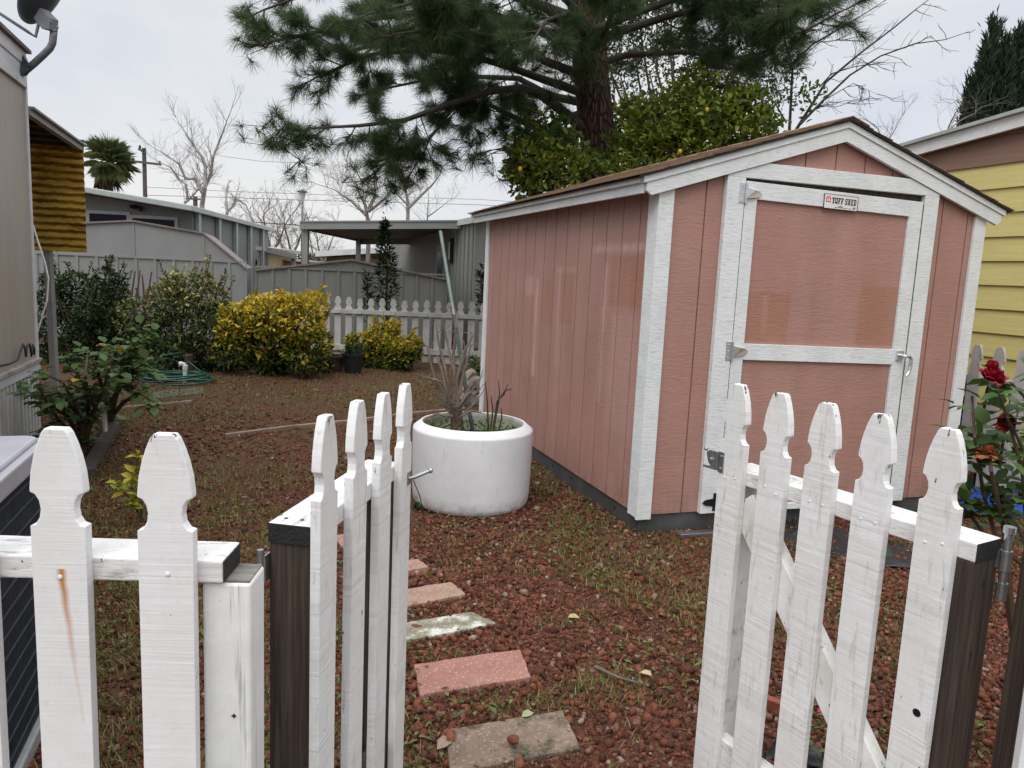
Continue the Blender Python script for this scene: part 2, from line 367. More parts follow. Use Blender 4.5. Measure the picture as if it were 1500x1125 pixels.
def groundmat():
    t = NT('red_gravel_ground'); v = t.coords()
    vo = t.n.new('ShaderNodeTexVoronoi'); vo.inputs['Scale'].default_value = 62; t.link(v, vo.inputs['Vector'])
    st = t.ramp(t.noise(vo.outputs['Color'], 3.0, 2), [(.3, (.030, .012, .008)), (.45, (.085, .029, .017)), (.6, (.14, .048, .028)), (.75, (.08, .036, .024))])
    soil = t.ramp(t.noise(v, 60, 6, .7), [(.3, (.035, .018, .011)), (.7, (.12, .060, .036))])
    col = t.mix(t.ramp(t.noise(v, 2.2, 5, .65), [(.38, (.05,)*3), (.6, (.85,)*3)]), soil, st)
    gm = t.math('MULTIPLY', t.ramp(t.noise(v, 1.1, 5, .6), [(.46, (0,)*3), (.66, (.85,)*3)]), t.ramp(t.noise(v, 28, 6, .7), [(.4, (.1,)*3), (.6, (1,)*3)]))
    gcol = t.ramp(t.noise(v, 45, 4, .7), [(.3, (.035, .042, .012)), (.7, (.11, .105, .04))])
    col = t.mix(gm, col, gcol)
    vd = t.n.new('ShaderNodeTexVoronoi'); vd.inputs['Scale'].default_value = 62; t.link(v, vd.inputs['Vector'])
    nrm = t.bump(t.math('SUBTRACT', 1.0, vd.outputs['Distance']), .6, .012)
    nrm = t.bump(t.noise(v, 90, 5, .7), .5, .008, nrm)
    return t.done(col, .9, nrm, 0, .2)
def axis(a0, a1, step, far):
    v = list(np.arange(a0, a1+1e-6, step)); d = step*2; x = a1; y = a0; hi = []; lo = []
    while x < far: x += d; d *= 1.6; hi.append(x)
    d = step*2
    while y > -far: y -= d; d *= 1.6; lo.append(y)
    return lo[::-1]+v+hi
gx, gy = axis(-6, 6, .1, 500), axis(0, 13, .1, 900)
GV = np.array([(x, y, gh(x, y)) for y in gy for x in gx]); nx = len(gx)
ii = np.arange((len(gy)-1)*(nx-1)); rr, cc = ii//(nx-1), ii % (nx-1); b0 = rr*nx+cc
go = npmesh('ground', GV, np.stack([b0, b0+1, b0+nx+1, b0+nx], 1), groundmat(), smooth=True); setp(go, kind='structure')

# stepping stones -------------------------------------------------
PATHS = []
def pavermat(name, a, b, speck, moss=None, white=None):
    t = NT(name); v = t.coords()
    col = t.ramp(t.noise(v, 9, 6, .65), [(.3, a), (.7, b)])
    sp = t.n.new('ShaderNodeTexVoronoi'); sp.inputs['Scale'].default_value = 170; t.link(v, sp.inputs[0])
    col = t.mix(t.ramp(t.noise(sp.outputs['Color'], 4, 1), [(.6, (0,)*3), (.68, (.7,)*3)]), col, speck)
    if moss: col = t.mix(t.ramp(t.noise(v, 7, 8, .75), [(moss[1], (0,)*3), (moss[1]+.12, (.9,)*3)]), col, moss[0])
    if white: col = t.mix(t.ramp(t.noise(v, 9, 8, .75), [(.49, (0,)*3), (.60, (.9,)*3)]), col, white)
    return t.done(col, .85, t.bump(t.noise(v, 180, 5), .6, .003), 0, .3)
def paver(name, label, pts, mat, th=.035, zoff=.0, h=None, jag=.0035):
    P = [atz(*p) for p in pts]; c = sum(P, Vector())/4
    o = MB(); out = []
    for i in range(4):
        a, b = P[i], P[(i+1) % 4]
        for k in range(6): out.append(a.lerp(b, k/6)+Vector((R.uniform(-jag, jag), R.uniform(-jag, jag), 0))*(.4 if k == 0 else 1))
    z1 = .020+zoff
    o.prism([(p.x-c.x, p.y-c.y) for p in out], lambda x, y: (x, y, -.03), lambda x, y: (x, y, z1))
    ob = o.build(name, mat, None, bevel=.004); ob.location = (c.x, c.y, 0); PATHS.append([(c.x+(p.x-c.x)*.91, c.y+(p.y-c.y)*.88) for p in P]); return ob
S = 'stepping stones of the garden path'
def stone(label, pts, mat, **k): return setp(paver('stepping_stone', label, pts, mat, **k), label, 'paving stone', S)
stone('nearest stepping stone, grey-brown and mottled with dark moss', [(650, 1077), (824, 1048), (850, 1105), (660, 1140)], pavermat('paver_mossy', (.16, .115, .085), (.26, .19, .145), (.36, .30, .25), ((.045, .04, .025), .50)))
stone('clean salmon-pink speckled rectangular stepping stone in red gravel', [(606, 980), (761, 958), (778, 999), (615, 1026)], pavermat('paver_pink', (.27, .128, .10), (.345, .175, .14), (.50, .34, .29)))
stone('whitish stepping stone crusted with pale lichen and green moss', [(545, 925), (690, 901), (727, 918), (560, 950)], pavermat('paver_white', (.17, .16, .11), (.27, .25, .18), (.4, .38, .33), ((.10, .11, .03), .55), (.66, .65, .60)), zoff=-.004)
stone('tan stepping stone with pebbles, just beyond the whitish one', [(560, 874), (660, 858), (682, 876), (570, 900)], pavermat('paver_tan', (.26, .16, .115), (.36, .24, .18), (.5, .4, .33), ((.08, .05, .04), .6)))
stone('small pale pink stepping stone half hidden behind the gate pickets', [(560, 832), (612, 824), (628, 836), (565, 846)], pavermat('paver_rose', (.30, .17, .13), (.38, .23, .18), (.5, .4, .34)))
stone('farthest stepping stone, seen through the gap in the left gate', [(488, 790), (530, 782), (548, 798), (500, 806)], pavermat('paver_far', (.28, .16, .12), (.36, .21, .16), (.5, .4, .34)))
def in_poly(x, y, P):
    r = False; j = len(P)-1
    for i in range(len(P)):
        if (P[i][1] > y) != (P[j][1] > y) and x < (P[j][0]-P[i][0])*(y-P[i][1])/(P[j][1]-P[i][1])+P[i][0]: r = not r
        j = i
    return r
PLC = Vector((-.222, 4.49, 0)); PLR = .362
def blocked(x, y):
    if in_shed(x, y, -.02): return True
    if (x-PLC.x)**2+(y-PLC.y)**2 < (PLR-.02)**2: return True
    return any(in_poly(x, y, P) for P in PATHS) and R.random() < .985

def scatter(bands):
    out = []
    for y0, y1, dens, fn in bands:
        xl = -(y1*.72)-.3; xr = y1*.74+.3; n = int(dens*(y1-y0)*(xr-xl))
        for _ in range(n):
            y = R.uniform(y0, y1); x = R.uniform(xl*y/y1-.2, xr*y/y1+.2)
            if fn(x, y) and not blocked(x, y): out.append((x, y))
    return out
# red lava gravel
def gravel_mat():
    t = NT('lava_stone'); at = t.n.new('ShaderNodeAttribute'); at.attribute_name = 'rnd'
    col = t.ramp(at.outputs['Fac'], [(0, (.050, .018, .011)), (.3, (.135, .042, .022)), (.6, (.21, .067, .034)), (.8, (.30, .108, .058)), (.88, (.15, .060, .042)), (.95, (.25, .12, .08)), (.999, (.4, .32, .26))])
    v = t.coords()
    col = t.mix(t.ramp(t.noise(v, 160, 4, .7), [(.35, (.55,)*3), (.65, (0,)*3)]), col, (.03, .013, .010))
    return t.done(col, .85, t.bump(t.noise(v, 230, 4, .7), .8, .004), 0, .3)
bmi = bmesh.new(); bmesh.ops.create_icosphere(bmi, subdivisions=1, radius=1); IV = np.array([v.co[:] for v in bmi.verts]); IF = np.array([[v.index for v in f.verts] for f in bmi.faces]); bmi.free()
def rdens(x, y):
    k = .80+.9*mnoise.noise((x*.9+5, y*.9, 0))-(.34 if (x < -.45 and y < 5.2) else 0)-max(0, y-4.8)*.04
    return R.random() < max(.22, k)
def rockset(P2, r0, r1, tmplV, tmplF, sink):
    n = len(P2); pos = np.array([(x, y, gh(x, y)) for x, y in P2]); rad = NR.uniform(r0, r1, n)*np.where(NR.random(n) < .10, 1.35, 1)
    rad = rad*np.where(pos[:, 1] > 5, 1.15, 1)*np.where((pos[:, 0] < -.45) & (pos[:, 1] < 5), .85, 1)
    ax = NR.uniform(.5, 1.25, (n, 1, 3)); ax[:, :, 2] *= .72; j = 1+NR.uniform(-.42, .34, (n, len(tmplV), 1))
    q = tmplV[None]*j*ax*rad[:, None, None]
    for (i0, i1) in ((0, 2), (0, 1)):
        an = NR.uniform(0, 6.28, n)*(1 if i1 == 1 else .25); ca, sa = np.cos(an)[:, None], np.sin(an)[:, None]; A_, B_ = q[:, :, i0]*ca-q[:, :, i1]*sa, q[:, :, i0]*sa+q[:, :, i1]*ca; q[:, :, i0] = A_; q[:, :, i1] = B_
    q = q+(pos+np.c_[np.zeros(n), np.zeros(n), rad*NR.uniform(-.2, sink, n)])[:, None, :]
    return q.reshape(-1, 3), (tmplF[None]+(np.arange(n)*len(tmplV))[:, None, None]).reshape(-1, 3), np.repeat(NR.random(n), len(tmplV))
OV = np.array([(1, 0, 0), (-1, 0, 0), (0, 1, 0), (0, -1, 0), (0, 0, 1), (0, 0, -1)], float); OF = np.array([(0, 2, 4), (2, 1, 4), (1, 3, 4), (3, 0, 4), (2, 0, 5), (1, 2, 5), (3, 1, 5), (0, 3, 5)])
CV = np.array([(x, y, z) for z in (-.7, .7) for y in (-.7, .7) for x in (-.7, .7)]); CF = np.array([(0, 2, 3), (0, 3, 1), (4, 5, 7), (4, 7, 6), (0, 1, 5), (0, 5, 4), (2, 6, 7), (2, 7, 3), (0, 4, 6), (0, 6, 2), (1, 3, 7), (1, 7, 5)])
Va, Fa_, ra = rockset(scatter([(1.5, 2.6, 1700, rdens), (2.6, 3.6, 1400, rdens), (3.6, 5, 900, rdens), (5, 7, 360, rdens), (7, 10.5, 110, rdens)]), .005, .0165, IV, IF, .7)
for bands, r0, r1 in (([(1.5, 2.6, 3600, rdens), (2.6, 3.6, 2900, rdens), (3.6, 5, 1700, rdens), (5, 7, 420, rdens), (7, 10.5, 120, rdens)], .004, .012), ([(1.5, 3.6, 420, rdens), (3.6, 5, 300, rdens)], .011, .019)):
    Vc, Fc_, rc = rockset(scatter(bands), r0, r1, CV, CF, .8); Fa_ = np.concatenate([Fa_, Fc_+len(Va)]); Va = np.concatenate([Va, Vc]); ra = np.concatenate([ra, rc])
Vb, Fb, rb_ = rockset(scatter([(1.5, 3.2, 7000, lambda x, y: True), (3.2, 5, 3200, lambda x, y: True), (5, 7.5, 700, lambda x, y: True)]), .0025, .007, OV, OF, .6)
Va, Fa_, ra = np.concatenate([Va, Vb]), np.concatenate([Fa_, Fb+len(Va)]), np.concatenate([ra, rb_])
gvl = npmesh('gravel', Va, Fa_, gravel_mat(), None, ra); setp(gvl, 'loose red lava gravel covering the yard between the gates and the shed', 'gravel', kind='stuff')

# grass
GRN = leafmat('grass_blades', [(0, (.05, .085, .014)), (.35, (.12, .16, .028)), (.65, (.19, .20, .055)), (.85, (.27, .23, .10)), (1, (.36, .30, .18))], .3, .6, .2)
def blades(pts, hmin, hmax, wmin, wmax, rlo=0, rhi=1, lean=.5):
    n = len(pts); p = np.array([(x, y, gh(x, y)) for x, y in pts]); a = NR.uniform(0, 6.28, n); h = NR.uniform(hmin, hmax, n); wd = NR.uniform(wmin, wmax, n)
    sd = np.c_[np.cos(a), np.sin(a), np.zeros(n)]; le = np.c_[-np.sin(a), np.cos(a), np.zeros(n)]*(NR.uniform(.1, 1, n)*lean*h)[:, None]; z = np.array([[0, 0, 1]])
    m = p+z*(h*.55)[:, None]+le*.35; tip = p+z*h[:, None]+le
    V = np.stack([p-sd*wd[:, None]/2, p+sd*wd[:, None]/2, m+sd*wd[:, None]*.35, m-sd*wd[:, None]*.35, tip], 1)
    b = np.arange(n)[:, None]*5
    return V.reshape(-1, 3), np.concatenate([b+np.array([[0, 1, 2]]), b+np.array([[0, 2, 3]]), b+np.array([[3, 2, 4]])], 0), np.repeat(NR.uniform(rlo, rhi, n), 5)
def gd(x, y):
    k = mnoise.noise((x*.8, y*.8, 9))+.75*mnoise.noise((x*3.6, y*3.6, 4))
    return k > .17-.22*(y > 4.6)-.10*(y > 6.5)-(.24 if x < -.55 and y < 5.2 else 0)
tuft = []
for (px, py, r_, n_) in [(865, 985, .06, 60), (880, 1000, .05, 40), (850, 690+70, .12, 200), (800, 720, .10, 220), (840, 790, .10, 130), (700, 815, .10, 120), (660, 830, .12, 150), (720, 900, .06, 50), (160, 930, .22, 400), (150, 1000, .15, 150), (1310, 900, .10, 200), (1150, 900, .10, 200), (900, 790, .05, 50), (1250, 880, .1, 60), (960, 860, .14, 130), (985, 960, .14, 130), (1300, 850, .1, 90),
        (450, 640, .3, 400), (540, 575, .5, 800), (620, 570, .3, 300), (230, 610, .25, 260), (280, 600, .25, 260), (350, 700, .25, 260), (300, 760, .25, 200), (430, 600, .3, 260), (380, 580, .3, 150), (650, 960, .05, 50), (680, 1010, .04, 20), (930, 1080, .05, 30)]:
    c = atz(px, py)
    for _ in range(n_): tuft.append((c.x+R.gauss(0, r_), c.y+R.gauss(0, r_)))
P3 = scatter([(1.6, 4.6, 3200, gd), (4.6, 7.5, 1700, gd), (7.5, 10.8, 900, gd)])+[p for p in tuft if not blocked(*p)]
V1, F1, r1 = blades(P3, .008, .040, .0022, .005, lean=1.5)
dry = scatter([(1.6, 4.5, 430, lambda x, y: True), (4.5, 9, 200, lambda x, y: True)]); V2, F2, r2 = blades(dry, .005, .011, .0011, .0024, .7, 1, lean=6)
gs = npmesh('grass', np.concatenate([V1, V2]), np.concatenate([F1, F2+len(V1)]), GRN, None, np.concatenate([r1, r2])); setp(gs, 'thin green weeds and dry straw growing through the red gravel', 'grass', kind='stuff')
# small round clover leaves on the ground
P5 = scatter([(1.9, 4.6, 420, lambda x, y: mnoise.noise((x*1.7, y*1.7, 2)) > .05), (4.6, 8.5, 160, lambda x, y: mnoise.noise((x*1.3, y*1.3, 2)) > .0)])
n = len(P5); p = np.array([(x, y, gh(x, y)+R.uniform(.008, .03)) for x, y in P5]); d = rdir(n); d[:, 2] = np.abs(d[:, 2])*.4; nn = rdir(n)*.4+np.array([[0, 0, 1]])
wd_ = leaves('ground_weeds', leafmat('weed_leaf', [(0, (.06, .10, .02)), (.6, (.12, .17, .035)), (1, (.2, .22, .06))]), None, p, d, nn, NR.uniform(.014, .034, n), NR.uniform(.007, .017, n), NR.random(n), shape='diamond')
setp(wd_, 'tiny bright green weed leaves sprinkled over the gravel', 'weeds', kind='stuff')
# ---------------------------------------------------------------- picket fences and gates in front
def gothic(w2, top, zb=.05):
    """half outline of a gothic picket, bottom to top"""
    k = w2/.0395
    h = [(.0395, zb), (.0395, top-.150)]
    for i in range(7):
        a = math.pi*(i/6); h.append((.0395-.0150*math.sin(a), top-.150+.026-.026*math.cos(a)))
    h += [(.0392, top-.090), (.0368, top-.066), (.0322, top-.044), (.0262, top-.024), (.0195, top-.007), (.0145, top), ]
    h = [(x*k, z) for x, z in h]
    return [(x, z) for x, z in h]+[(-x, z) for x, z in h[::-1]]
def picket(root, x, y0, y1, w, top, mat, zb=.05, lean=0.0, name='picket'):
    pts = [(x+a+lean*(z-zb), z) for a, z in gothic(w/2, top, zb)]
    return MB().prism(pts, lambda a, z: (a, y0, z), lambda a, z: (a, y1, z)).build(name, mat, root, bevel=.0022)

def screw(mb, x, y, z, r=.004): mb.ball((x, y, z), r, 1, .5, 1, 8)
M['darktwig0'] = simple('dark_string', (.03, .025, .02), .3, 20, .9, 0)
# left fixed fence: local x along the fence, y into the yard
fl = thing('picket_fence', 'fixed white picket fence with a rust-streaked picket in front of the air conditioner', 'fence', (-.771, 1.087, 0), math.atan2(.016, .336))
picket(fl, -.040, 0, .019, .079, 1.128, M['picket_near'])
picket(fl, .0995, 0, .019, .080, 1.129, M['picket_rust'])
picket(fl, .2575, 0, .019, .082, 1.126, M['picket_near'])
picket(fl, -.20, 0, .019, .080, 1.128, M['picket_near'])
MB().box(-.9, .336, .0195, .106, .887, .924).build('rail', M['rail'], fl, bevel=.003)
MB().box(.3362, .3372, .0215, .104, .889, .922).build('rail_end', M['endgrain'], fl)
MB().box(-.9, .30, .0195, .057, .20, .287).build('rail', M['rail'], fl, bevel=.003)
po = MB().box(.300, .376, .030, .108, -.02, .8835).build('post', M['post'], fl, bevel=.005); MB().box(.303, .373, .033, .105, .8837, .8862).build('post_top', simple('weathered_post_top', (.20, .185, .165), .6, 30, .9, .8, 90, (.4, 3, 1)), po)
MB().box(.3475, .3495, .0285, .0302, .655, .662).build('knot', M['endgrain'], po); MB().box(.345, .352, .0285, .0301, .6575, .6595).build('knot', M['endgrain'], po)
m = MB()
for z in (.905, .24):
    for x in (.10, .26): mm = MB(); screw(mm, x, -.0005, z+R.uniform(-.006, .006)); mm.build('nail', M['picket_near'], fl)
pass

# left gate, swung open into the yard: local x along the gate from hinge to latch, pickets on -y
gl = thing('picket_gate', 'left white picket gate swung open, hung on the white post', 'gate', (-.349, 1.307, 0), math.atan2(.9859, .1674), 'the two picket gates')
LG = .50
MB().box(.0012, LG, 0, .083, .882, .920).build('rail', M['rail'], gl, bevel=.003)
MB().box(0, .001, .001, .082, .883, .919).build('rail_end', M['endgrain'], gl)
MB().box(.004, .042, .001, .082, .06, .8815).build('stile', M['dark'], gl, bevel=.003)
MB().box(LG-.045, LG-.007, .001, .082, .06, .8815).build('stile', M['dark'], gl, bevel=.003)
MB().box(.043, LG-.046, .001, .039, .13, .215).build('rail', M['dark'], gl, bevel=.003)
for x, tp in ((.036, 1.119), (.190, 1.121), (.345, 1.114), (.497, 1.114)): picket(gl, x, -.0195, -.0005, .076, tp, M['picket'])
m = MB(); m.tube([(.515, -.020, .876), (.520, -.034, .880), (.545, -.066, .893)], [.005, .005, .0045], 10); m.ball((.545, -.066, .893), .007, n=10); m.box(.502, .528, -.0225, -.0196, .862, .894)
m.build('latch_pin', M['zinc'], gl, bevel=.001)
MB().tube([(.520, -.030, .872), (.530, -.045, .83), (.537, -.055, .78), (.533, -.058, .745)], .0013, 5).build('string', M['darktwig0'], gl)
m = MB(); m.tube([(-.008, .093, .80), (-.008, .093, .87)], .006, 10); m.box(-.010, .02, .0825, .086, .81, .86); m.build('hinge', M['zinc'], gl)
for x, y in ((.03, .03), (.03, .062), (.47, .03)): MB().ball((x, y, .9205), .004, 1, 1, .3, 8).build('nail', M['darkmetal'], gl)

# right gate, half open: local x from hinge to latch, +y towards the camera
gr_ = thing('picket_gate', 'right white picket gate half open in front of the shed, with a diagonal brace', 'gate', (.894, 1.38, 0), math.atan2(.855, -.519), 'the two picket gates')
MB().box(.0015, .63, -.089, -.0006, .882, .920).build('rail', M['rail'], gr_, bevel=.003)
MB().box(0, .0014, -.0885, -.001, .8825, .9195).build('rail_end', M['endgrain'], gr_)
MB().box(.002, .042, -.0885, -.001, .06, .8815).build('stile', M['dark'], gr_, bevel=.003)
MB().box(.588, .628, -.089, -.0006, .06, .8815).build('stile', M['brace'], gr_, bevel=.003)
MB().box(.043, .587, -.039, -.0006, .10, .187).build('rail', M['rail'], gr_, bevel=.003)
m = MB(); m.beam((.575, -.0198, .84), (.07, -.0198, .22), .084, .037, (0, 1, 0)); m.build('brace', M['brace'], gr_, bevel=.003)
for x, tp in ((.0735, 1.130), (.2155, 1.132), (.345, 1.134), (.473, 1.136), (.602, 1.138)): picket(gr_, x, -.0002, .019, .077, tp, M['picket'])
MB().tube([(.062, .0188, .548), (.062, .0196, .548)], .0085, 10).build('knot_hole', M['darkmetal'], gr_)
la = MB(); la.box(.624, .6415, .0192, .022, .903, .957)
la.prism([(.640, .907), (.640, .956), (.668, .956), (.679, .947), (.672, .925), (.662, .914), (.688, .912), (.688, .906)], lambda a, z: (a, .0225, z), lambda a, z: (a, .028, z))
la.ball((.683, .025, .955), .006, n=8); la.tube([(.660, .021, .932), (.660, .034, .932)], .006, 8); la.tube([(.632, .02, .945), (.632, .026, .945)], .004, 8); la.tube([(.632, .02, .913), (.632, .026, .913)], .004, 8)
la.build('latch', M['zinc'], gr_, bevel=.0008)
m = MB(); m.tube([(-.013, -.082, .80), (-.013, -.082, .945)], .0075, 12); m.tube([(-.013, -.082, .935), (-.013, -.082, .948)], .011, 12); m.tube([(-.013, -.082, .80), (-.013, -.082, .835)], .011, 12); m.tube([(-.013, -.082, .86), (-.013, -.082, .90)], .011, 12); m.box(-.012, .002, -.087, -.077, .862, .898); m.build('hinge', M['zinc'], gr_)
m = MB()
for x in (.0735, .2155, .345, .473, .602):
    for q_ in (-.018, .016): m = MB(); screw(m, x+q_, .0192, .90+R.uniform(-.008, .008), .0035); m.build('nail', M['picket'], gr_)
# right fixed fence
fr = thing('picket_fence', 'fixed white fence end with a bare dark post at the bottom right edge', 'fence', (.992, 1.343, 0), .048)
MB().box(.002, .05, .0005, .055, -.02, .955).build('post', M['dark'], fr, bevel=.003)
MB().box(0, .088, -.0192, 0, .03, .870).build('board', M['picket_near'], fr, bevel=.0025)
picket(fr, .20, -.0192, 0, .08, 1.12, M['picket_near'])
picket(fr, .36, -.0192, 0, .08, 1.12, M['picket_near'])
MB().box(.051, .9, .0005, .087, .885, .922).build('rail', M['rail'], fr, bevel=.003)

# ---------------------------------------------------------------- the shed
sh = thing('garden_shed', 'pink wooden garden shed with white trim and a closed single door', 'shed', SH0, YAW)
ZB, ZE = .112, 1.822
SLOPE, ZAP, UC = .319, 2.191, SW/2
def rake(u): return ZAP-SLOPE*abs(u-UC)
gap = .0045
m = MB()
k = 0; v0 = .0
while v0 < SL-.001:
    v1 = min(v0+G8, SL); m.box(0, .012, v0+(gap if k else 0), v1-gap, ZB, 1.86); v0 = v1; k += 1
m.box(.011, .05, .0, SL, ZB+.001, 1.859)
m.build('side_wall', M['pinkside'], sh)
m = MB()
us = [0]+[.0655+G8*i for i in range(11)]+[SW]
for a, b in zip(us, us[1:]):
    if b-a < .02: continue
    a2, b2 = a+gap, b-gap; pts = [(a2, ZB), (b2, ZB), (b2, rake(b2)+.06)]
    if a2 < UC < b2: pts.append((UC, ZAP+.06))
    pts.append((a2, rake(a2)+.06))
    m.prism(pts, lambda u, z: (u, .0, z), lambda u, z: (u, .012, z))
pts = [(.0135, ZB+.001), (SW-.001, ZB+.001), (SW-.001, rake(SW)+.059), (UC, ZAP+.059), (.0135, rake(0)+.059)]
m.prism(pts, lambda u, z: (u, .0095, z), lambda u, z: (u, .05, z))
m.build('front_wall', M['pinkfront'], sh)
m = MB(); m.box(SW-.012, SW, .013, SL, ZB, 1.86); m.prism([(.001, ZB+.002), (SW-.013, ZB+.002), (SW-.013, rake(SW)+.05), (UC, ZAP+.05), (.001, rake(0)+.05)], lambda u, z: (u, SL-.012, z), lambda u, z: (u, SL, z))
m.build('rear_wall', M['pinkfront'], sh)
# skirt
m = MB(); m.box(.012, .03, .012, SL-.01, -.03, ZB-.002); m.box(.031, SW-.01, .012, .03, -.03, ZB-.002); m.box(SW-.03, SW-.012, .031, SL-.01, -.03, ZB-.002)
sk = m.build('skirt', M['skirt'], sh)
for v in (.30, .95, 1.28, 2.1, 2.6): MB().tube([(.0105, v, .06), (.0125, v, .06)], .011, 10).build('vent_hole', M['bitumen'], sk)
# corner trims
TB = ZB-.022
m = MB(); m.box(-.0185, -.0005, -.0005, .089, ZB-.012, ZE+.03); m.build('corner_trim', M['trim'], sh, bevel=.002)
m = MB(); m.box(-.0185, .071, -.019, -.001, TB, rake(.03)+.01); m.build('corner_trim', M['trim'], sh, bevel=.002)
m = MB(); m.box(SW-.071, SW+.0185, -.019, -.001, TB, rake(SW-.03)+.01); m.build('corner_trim', M['trim'], sh, bevel=.002)
m = MB(); m.box(-.0185, -.0005, SL-.07, SL+.018, ZB-.012, ZE+.03); m.build('corner_trim', M['trim'], sh, bevel=.002)
# rake boards
def rakeboard(name, zlo, zhi, v0, v1, ext, mat, side, cut=.0):
    e = -ext if side < 0 else SW+ext
    pts = [(UC, ZAP+zlo), (UC, ZAP+zhi), (e, rake(e)+zhi), (e, rake(e)+zlo+.03), (e+(cut if side < 0 else -cut), rake(e+(cut if side < 0 else -cut))+zlo)]
    return MB().prism(pts, lambda u, z: (u, v0, z), lambda u, z: (u, v1, z)).build(name, mat, sh, bevel=.0015)
for sd in (-1, 1):
    rakeboard('rake_board', 0, .072, -.042, -.0195, .105, M['trim'], sd, .03)
    rakeboard('rake_trim', .0725, .106, -.050, -.0195, .13, M['trim'], sd, .005)
# fascia on the side
MB().box(-.122, -.104, -.0195, SL+.08, ZE, ZE+.05).build('fascia', M['trim'], sh, bevel=.002)
MB().box(-.142, -.104, -.0195, SL+.085, ZE+.0505, ZE+.078).build('fascia', M['trim'], sh, bevel=.002)
MB().box(-.1035, -.0005, .0, SL+.05, ZE+.045, ZE+.055).build('soffit', M['trim'], sh)
# roof: two slabs with stepped shingle courses
rf = MB(); zt = .1075
for sd in (-1, 1):
    e = -.16 if sd < 0 else SW+.16
    rf.prism([(UC, ZAP+zt), (e, rake(e)+zt), (e, rake(e)+zt+.010), (UC, ZAP+zt+.010)], lambda u, z: (u, -.063, z), lambda u, z: (u, SL+.10, z))
ro = rf.build('roof', M['bitumen'], sh)
rs = MB(); NC = 9
for sd in (-1, 1):
    Lu = UC+.165
    for i in range(NC):
        ua, ub = Lu*i/NC, Lu*(i+1)/NC+.012
        for j in range(14):
            va, vb = -.067+j*(SL+.17)/14+.002, -.067+(j+1)*(SL+.17)/14
            zz = R.uniform(0, .0025)
            o_ = UC+sd*ua if True else 0
            p = [(UC+sd*ua, ZAP-SLOPE*ua+zt+.0105), (UC+sd*ub, ZAP-SLOPE*ub+zt+.013+zz), (UC+sd*ub, ZAP-SLOPE*ub+zt+.019+zz), (UC+sd*ua, ZAP-SLOPE*ua+zt+.0125)]
            rs.prism(p, lambda u, z: (u, va, z), lambda u, z: (u, vb, z))
for j in range(12):
    va, vb = -.069+j*(SL+.17)/12, -.069+(j+1)*(SL+.17)/12+.02
    rs.prism([(UC-.12, ZAP-SLOPE*.12+zt+.018), (UC, ZAP+zt+.019), (UC+.12, ZAP-SLOPE*.12+zt+.018), (UC+.12, ZAP-SLOPE*.12+zt+.024), (UC, ZAP+zt+.026), (UC-.12, ZAP-SLOPE*.12+zt+.024)], lambda u, z: (u, va, z), lambda u, z: (u, vb, z+.004))
rs.build('shingles', M['shingle'], ro)
# door frame
D0, D1, DT = .489, 1.706, 1.932
MB().box(.372, D0-.005, -.034, -.001, ZB-.004, 1.9475).build('door_frame', M['trim'], sh, bevel=.002)
MB().box(D1+.011, 1.822, -.034, -.001, ZB-.004, 1.9475).build('door_frame', M['trim'], sh, bevel=.002)
def hdr_top(u): return min(2.035, rake(u)-.003)
hp = [(.372, 1.948), (1.822, 1.948), (1.822, rake(1.822)-.002), (UC+(ZAP-2.035)/SLOPE, 2.033), (UC-(ZAP-2.035)/SLOPE, 2.033), (.372, rake(.372)-.002)]
MB().prism(hp, lambda u, z: (u, -.0335, z), lambda u, z: (u, -.001, z)).build('door_header', M['trim'], sh, bevel=.002)
MB().box(D0-.002, D1+.008, -.0055, -.0006, 1.895, 1.9465).build('jamb_gap_shade', M['dark'], sh)  # brown jamb wood behind the top gap, set there to keep it dark
MB().box(D1+.0004, D1+.0106, -.0290, -.0006, ZB, 1.8945).build('jamb_gap_shade', M['dark'], sh); MB().box(D0-.0046, D0-.0004, -.0290, -.0006, ZB, 1.8945).build('jamb_gap_shade', M['dark'], sh)  # dark strips put in the side gaps stand in for their shade
# door, hanging a little low on the latch side
sag = .019; piv = (D0, 0, DT)
def door(mb, name, mat, par, bevel=.002):
    mb.v = [(x, y, z-(x-D0)*sag) for x, y, z in mb.v]; return mb.build(name, mat, par, bevel=bevel)
dr = door(MB().box(D0, D1, -.017, -.0058, ZB, DT-.02), 'door', M['pinkdoor'], sh, .001)
for nm, a in (('door_stile', (D0, .563, ZB-.002, DT)), ('door_stile', (1.612, D1, ZB-.002, DT)), ('door_rail', (.5635, 1.6115, 1.842, DT)), ('door_rail', (.5635, 1.6115, .978, 1.068)), ('door_rail', (.5635, 1.6115, ZB-.002, ZB+.035))):
    door(MB().box(a[0], a[1], -.034, -.0172, a[2], a[3]), nm, M['trim'], dr)
for i, z in enumerate((1.868, 1.024, .172)):
    mt = M['chrome'] if i < 2 else M['darkmetal']
    m = MB(); m.box(.448, .485, -.0375, -.0342, z-.052, z+.052); m.tube([(.4865, -.041, z-.054), (.4865, -.041, z+.054)], .006, 10)
    zz = z
    m.prism([(.490, zz+.030), (.540, zz+.020), (.575, zz+.014), (.588, zz), (.575, zz-.016), (.540, zz-.022), (.490, zz-.030)], lambda u, q_: (u, -.0345, q_), lambda u, q_: (u, -.046 if u < .57 else -.040, q_))
    if i == 2: m.prism([(.4475, zz+.022), (.40, zz+.016), (.378, zz), (.40, zz-.016), (.4475, zz-.022)], lambda u, q_: (u, -.042, q_), lambda u, q_: (u, -.0345, q_))
    for dz in (-.035, 0, .035): m.ball((.462, -.0385, z+dz), .004, n=8)
    m.build('hinge', mt, dr, bevel=.0015)
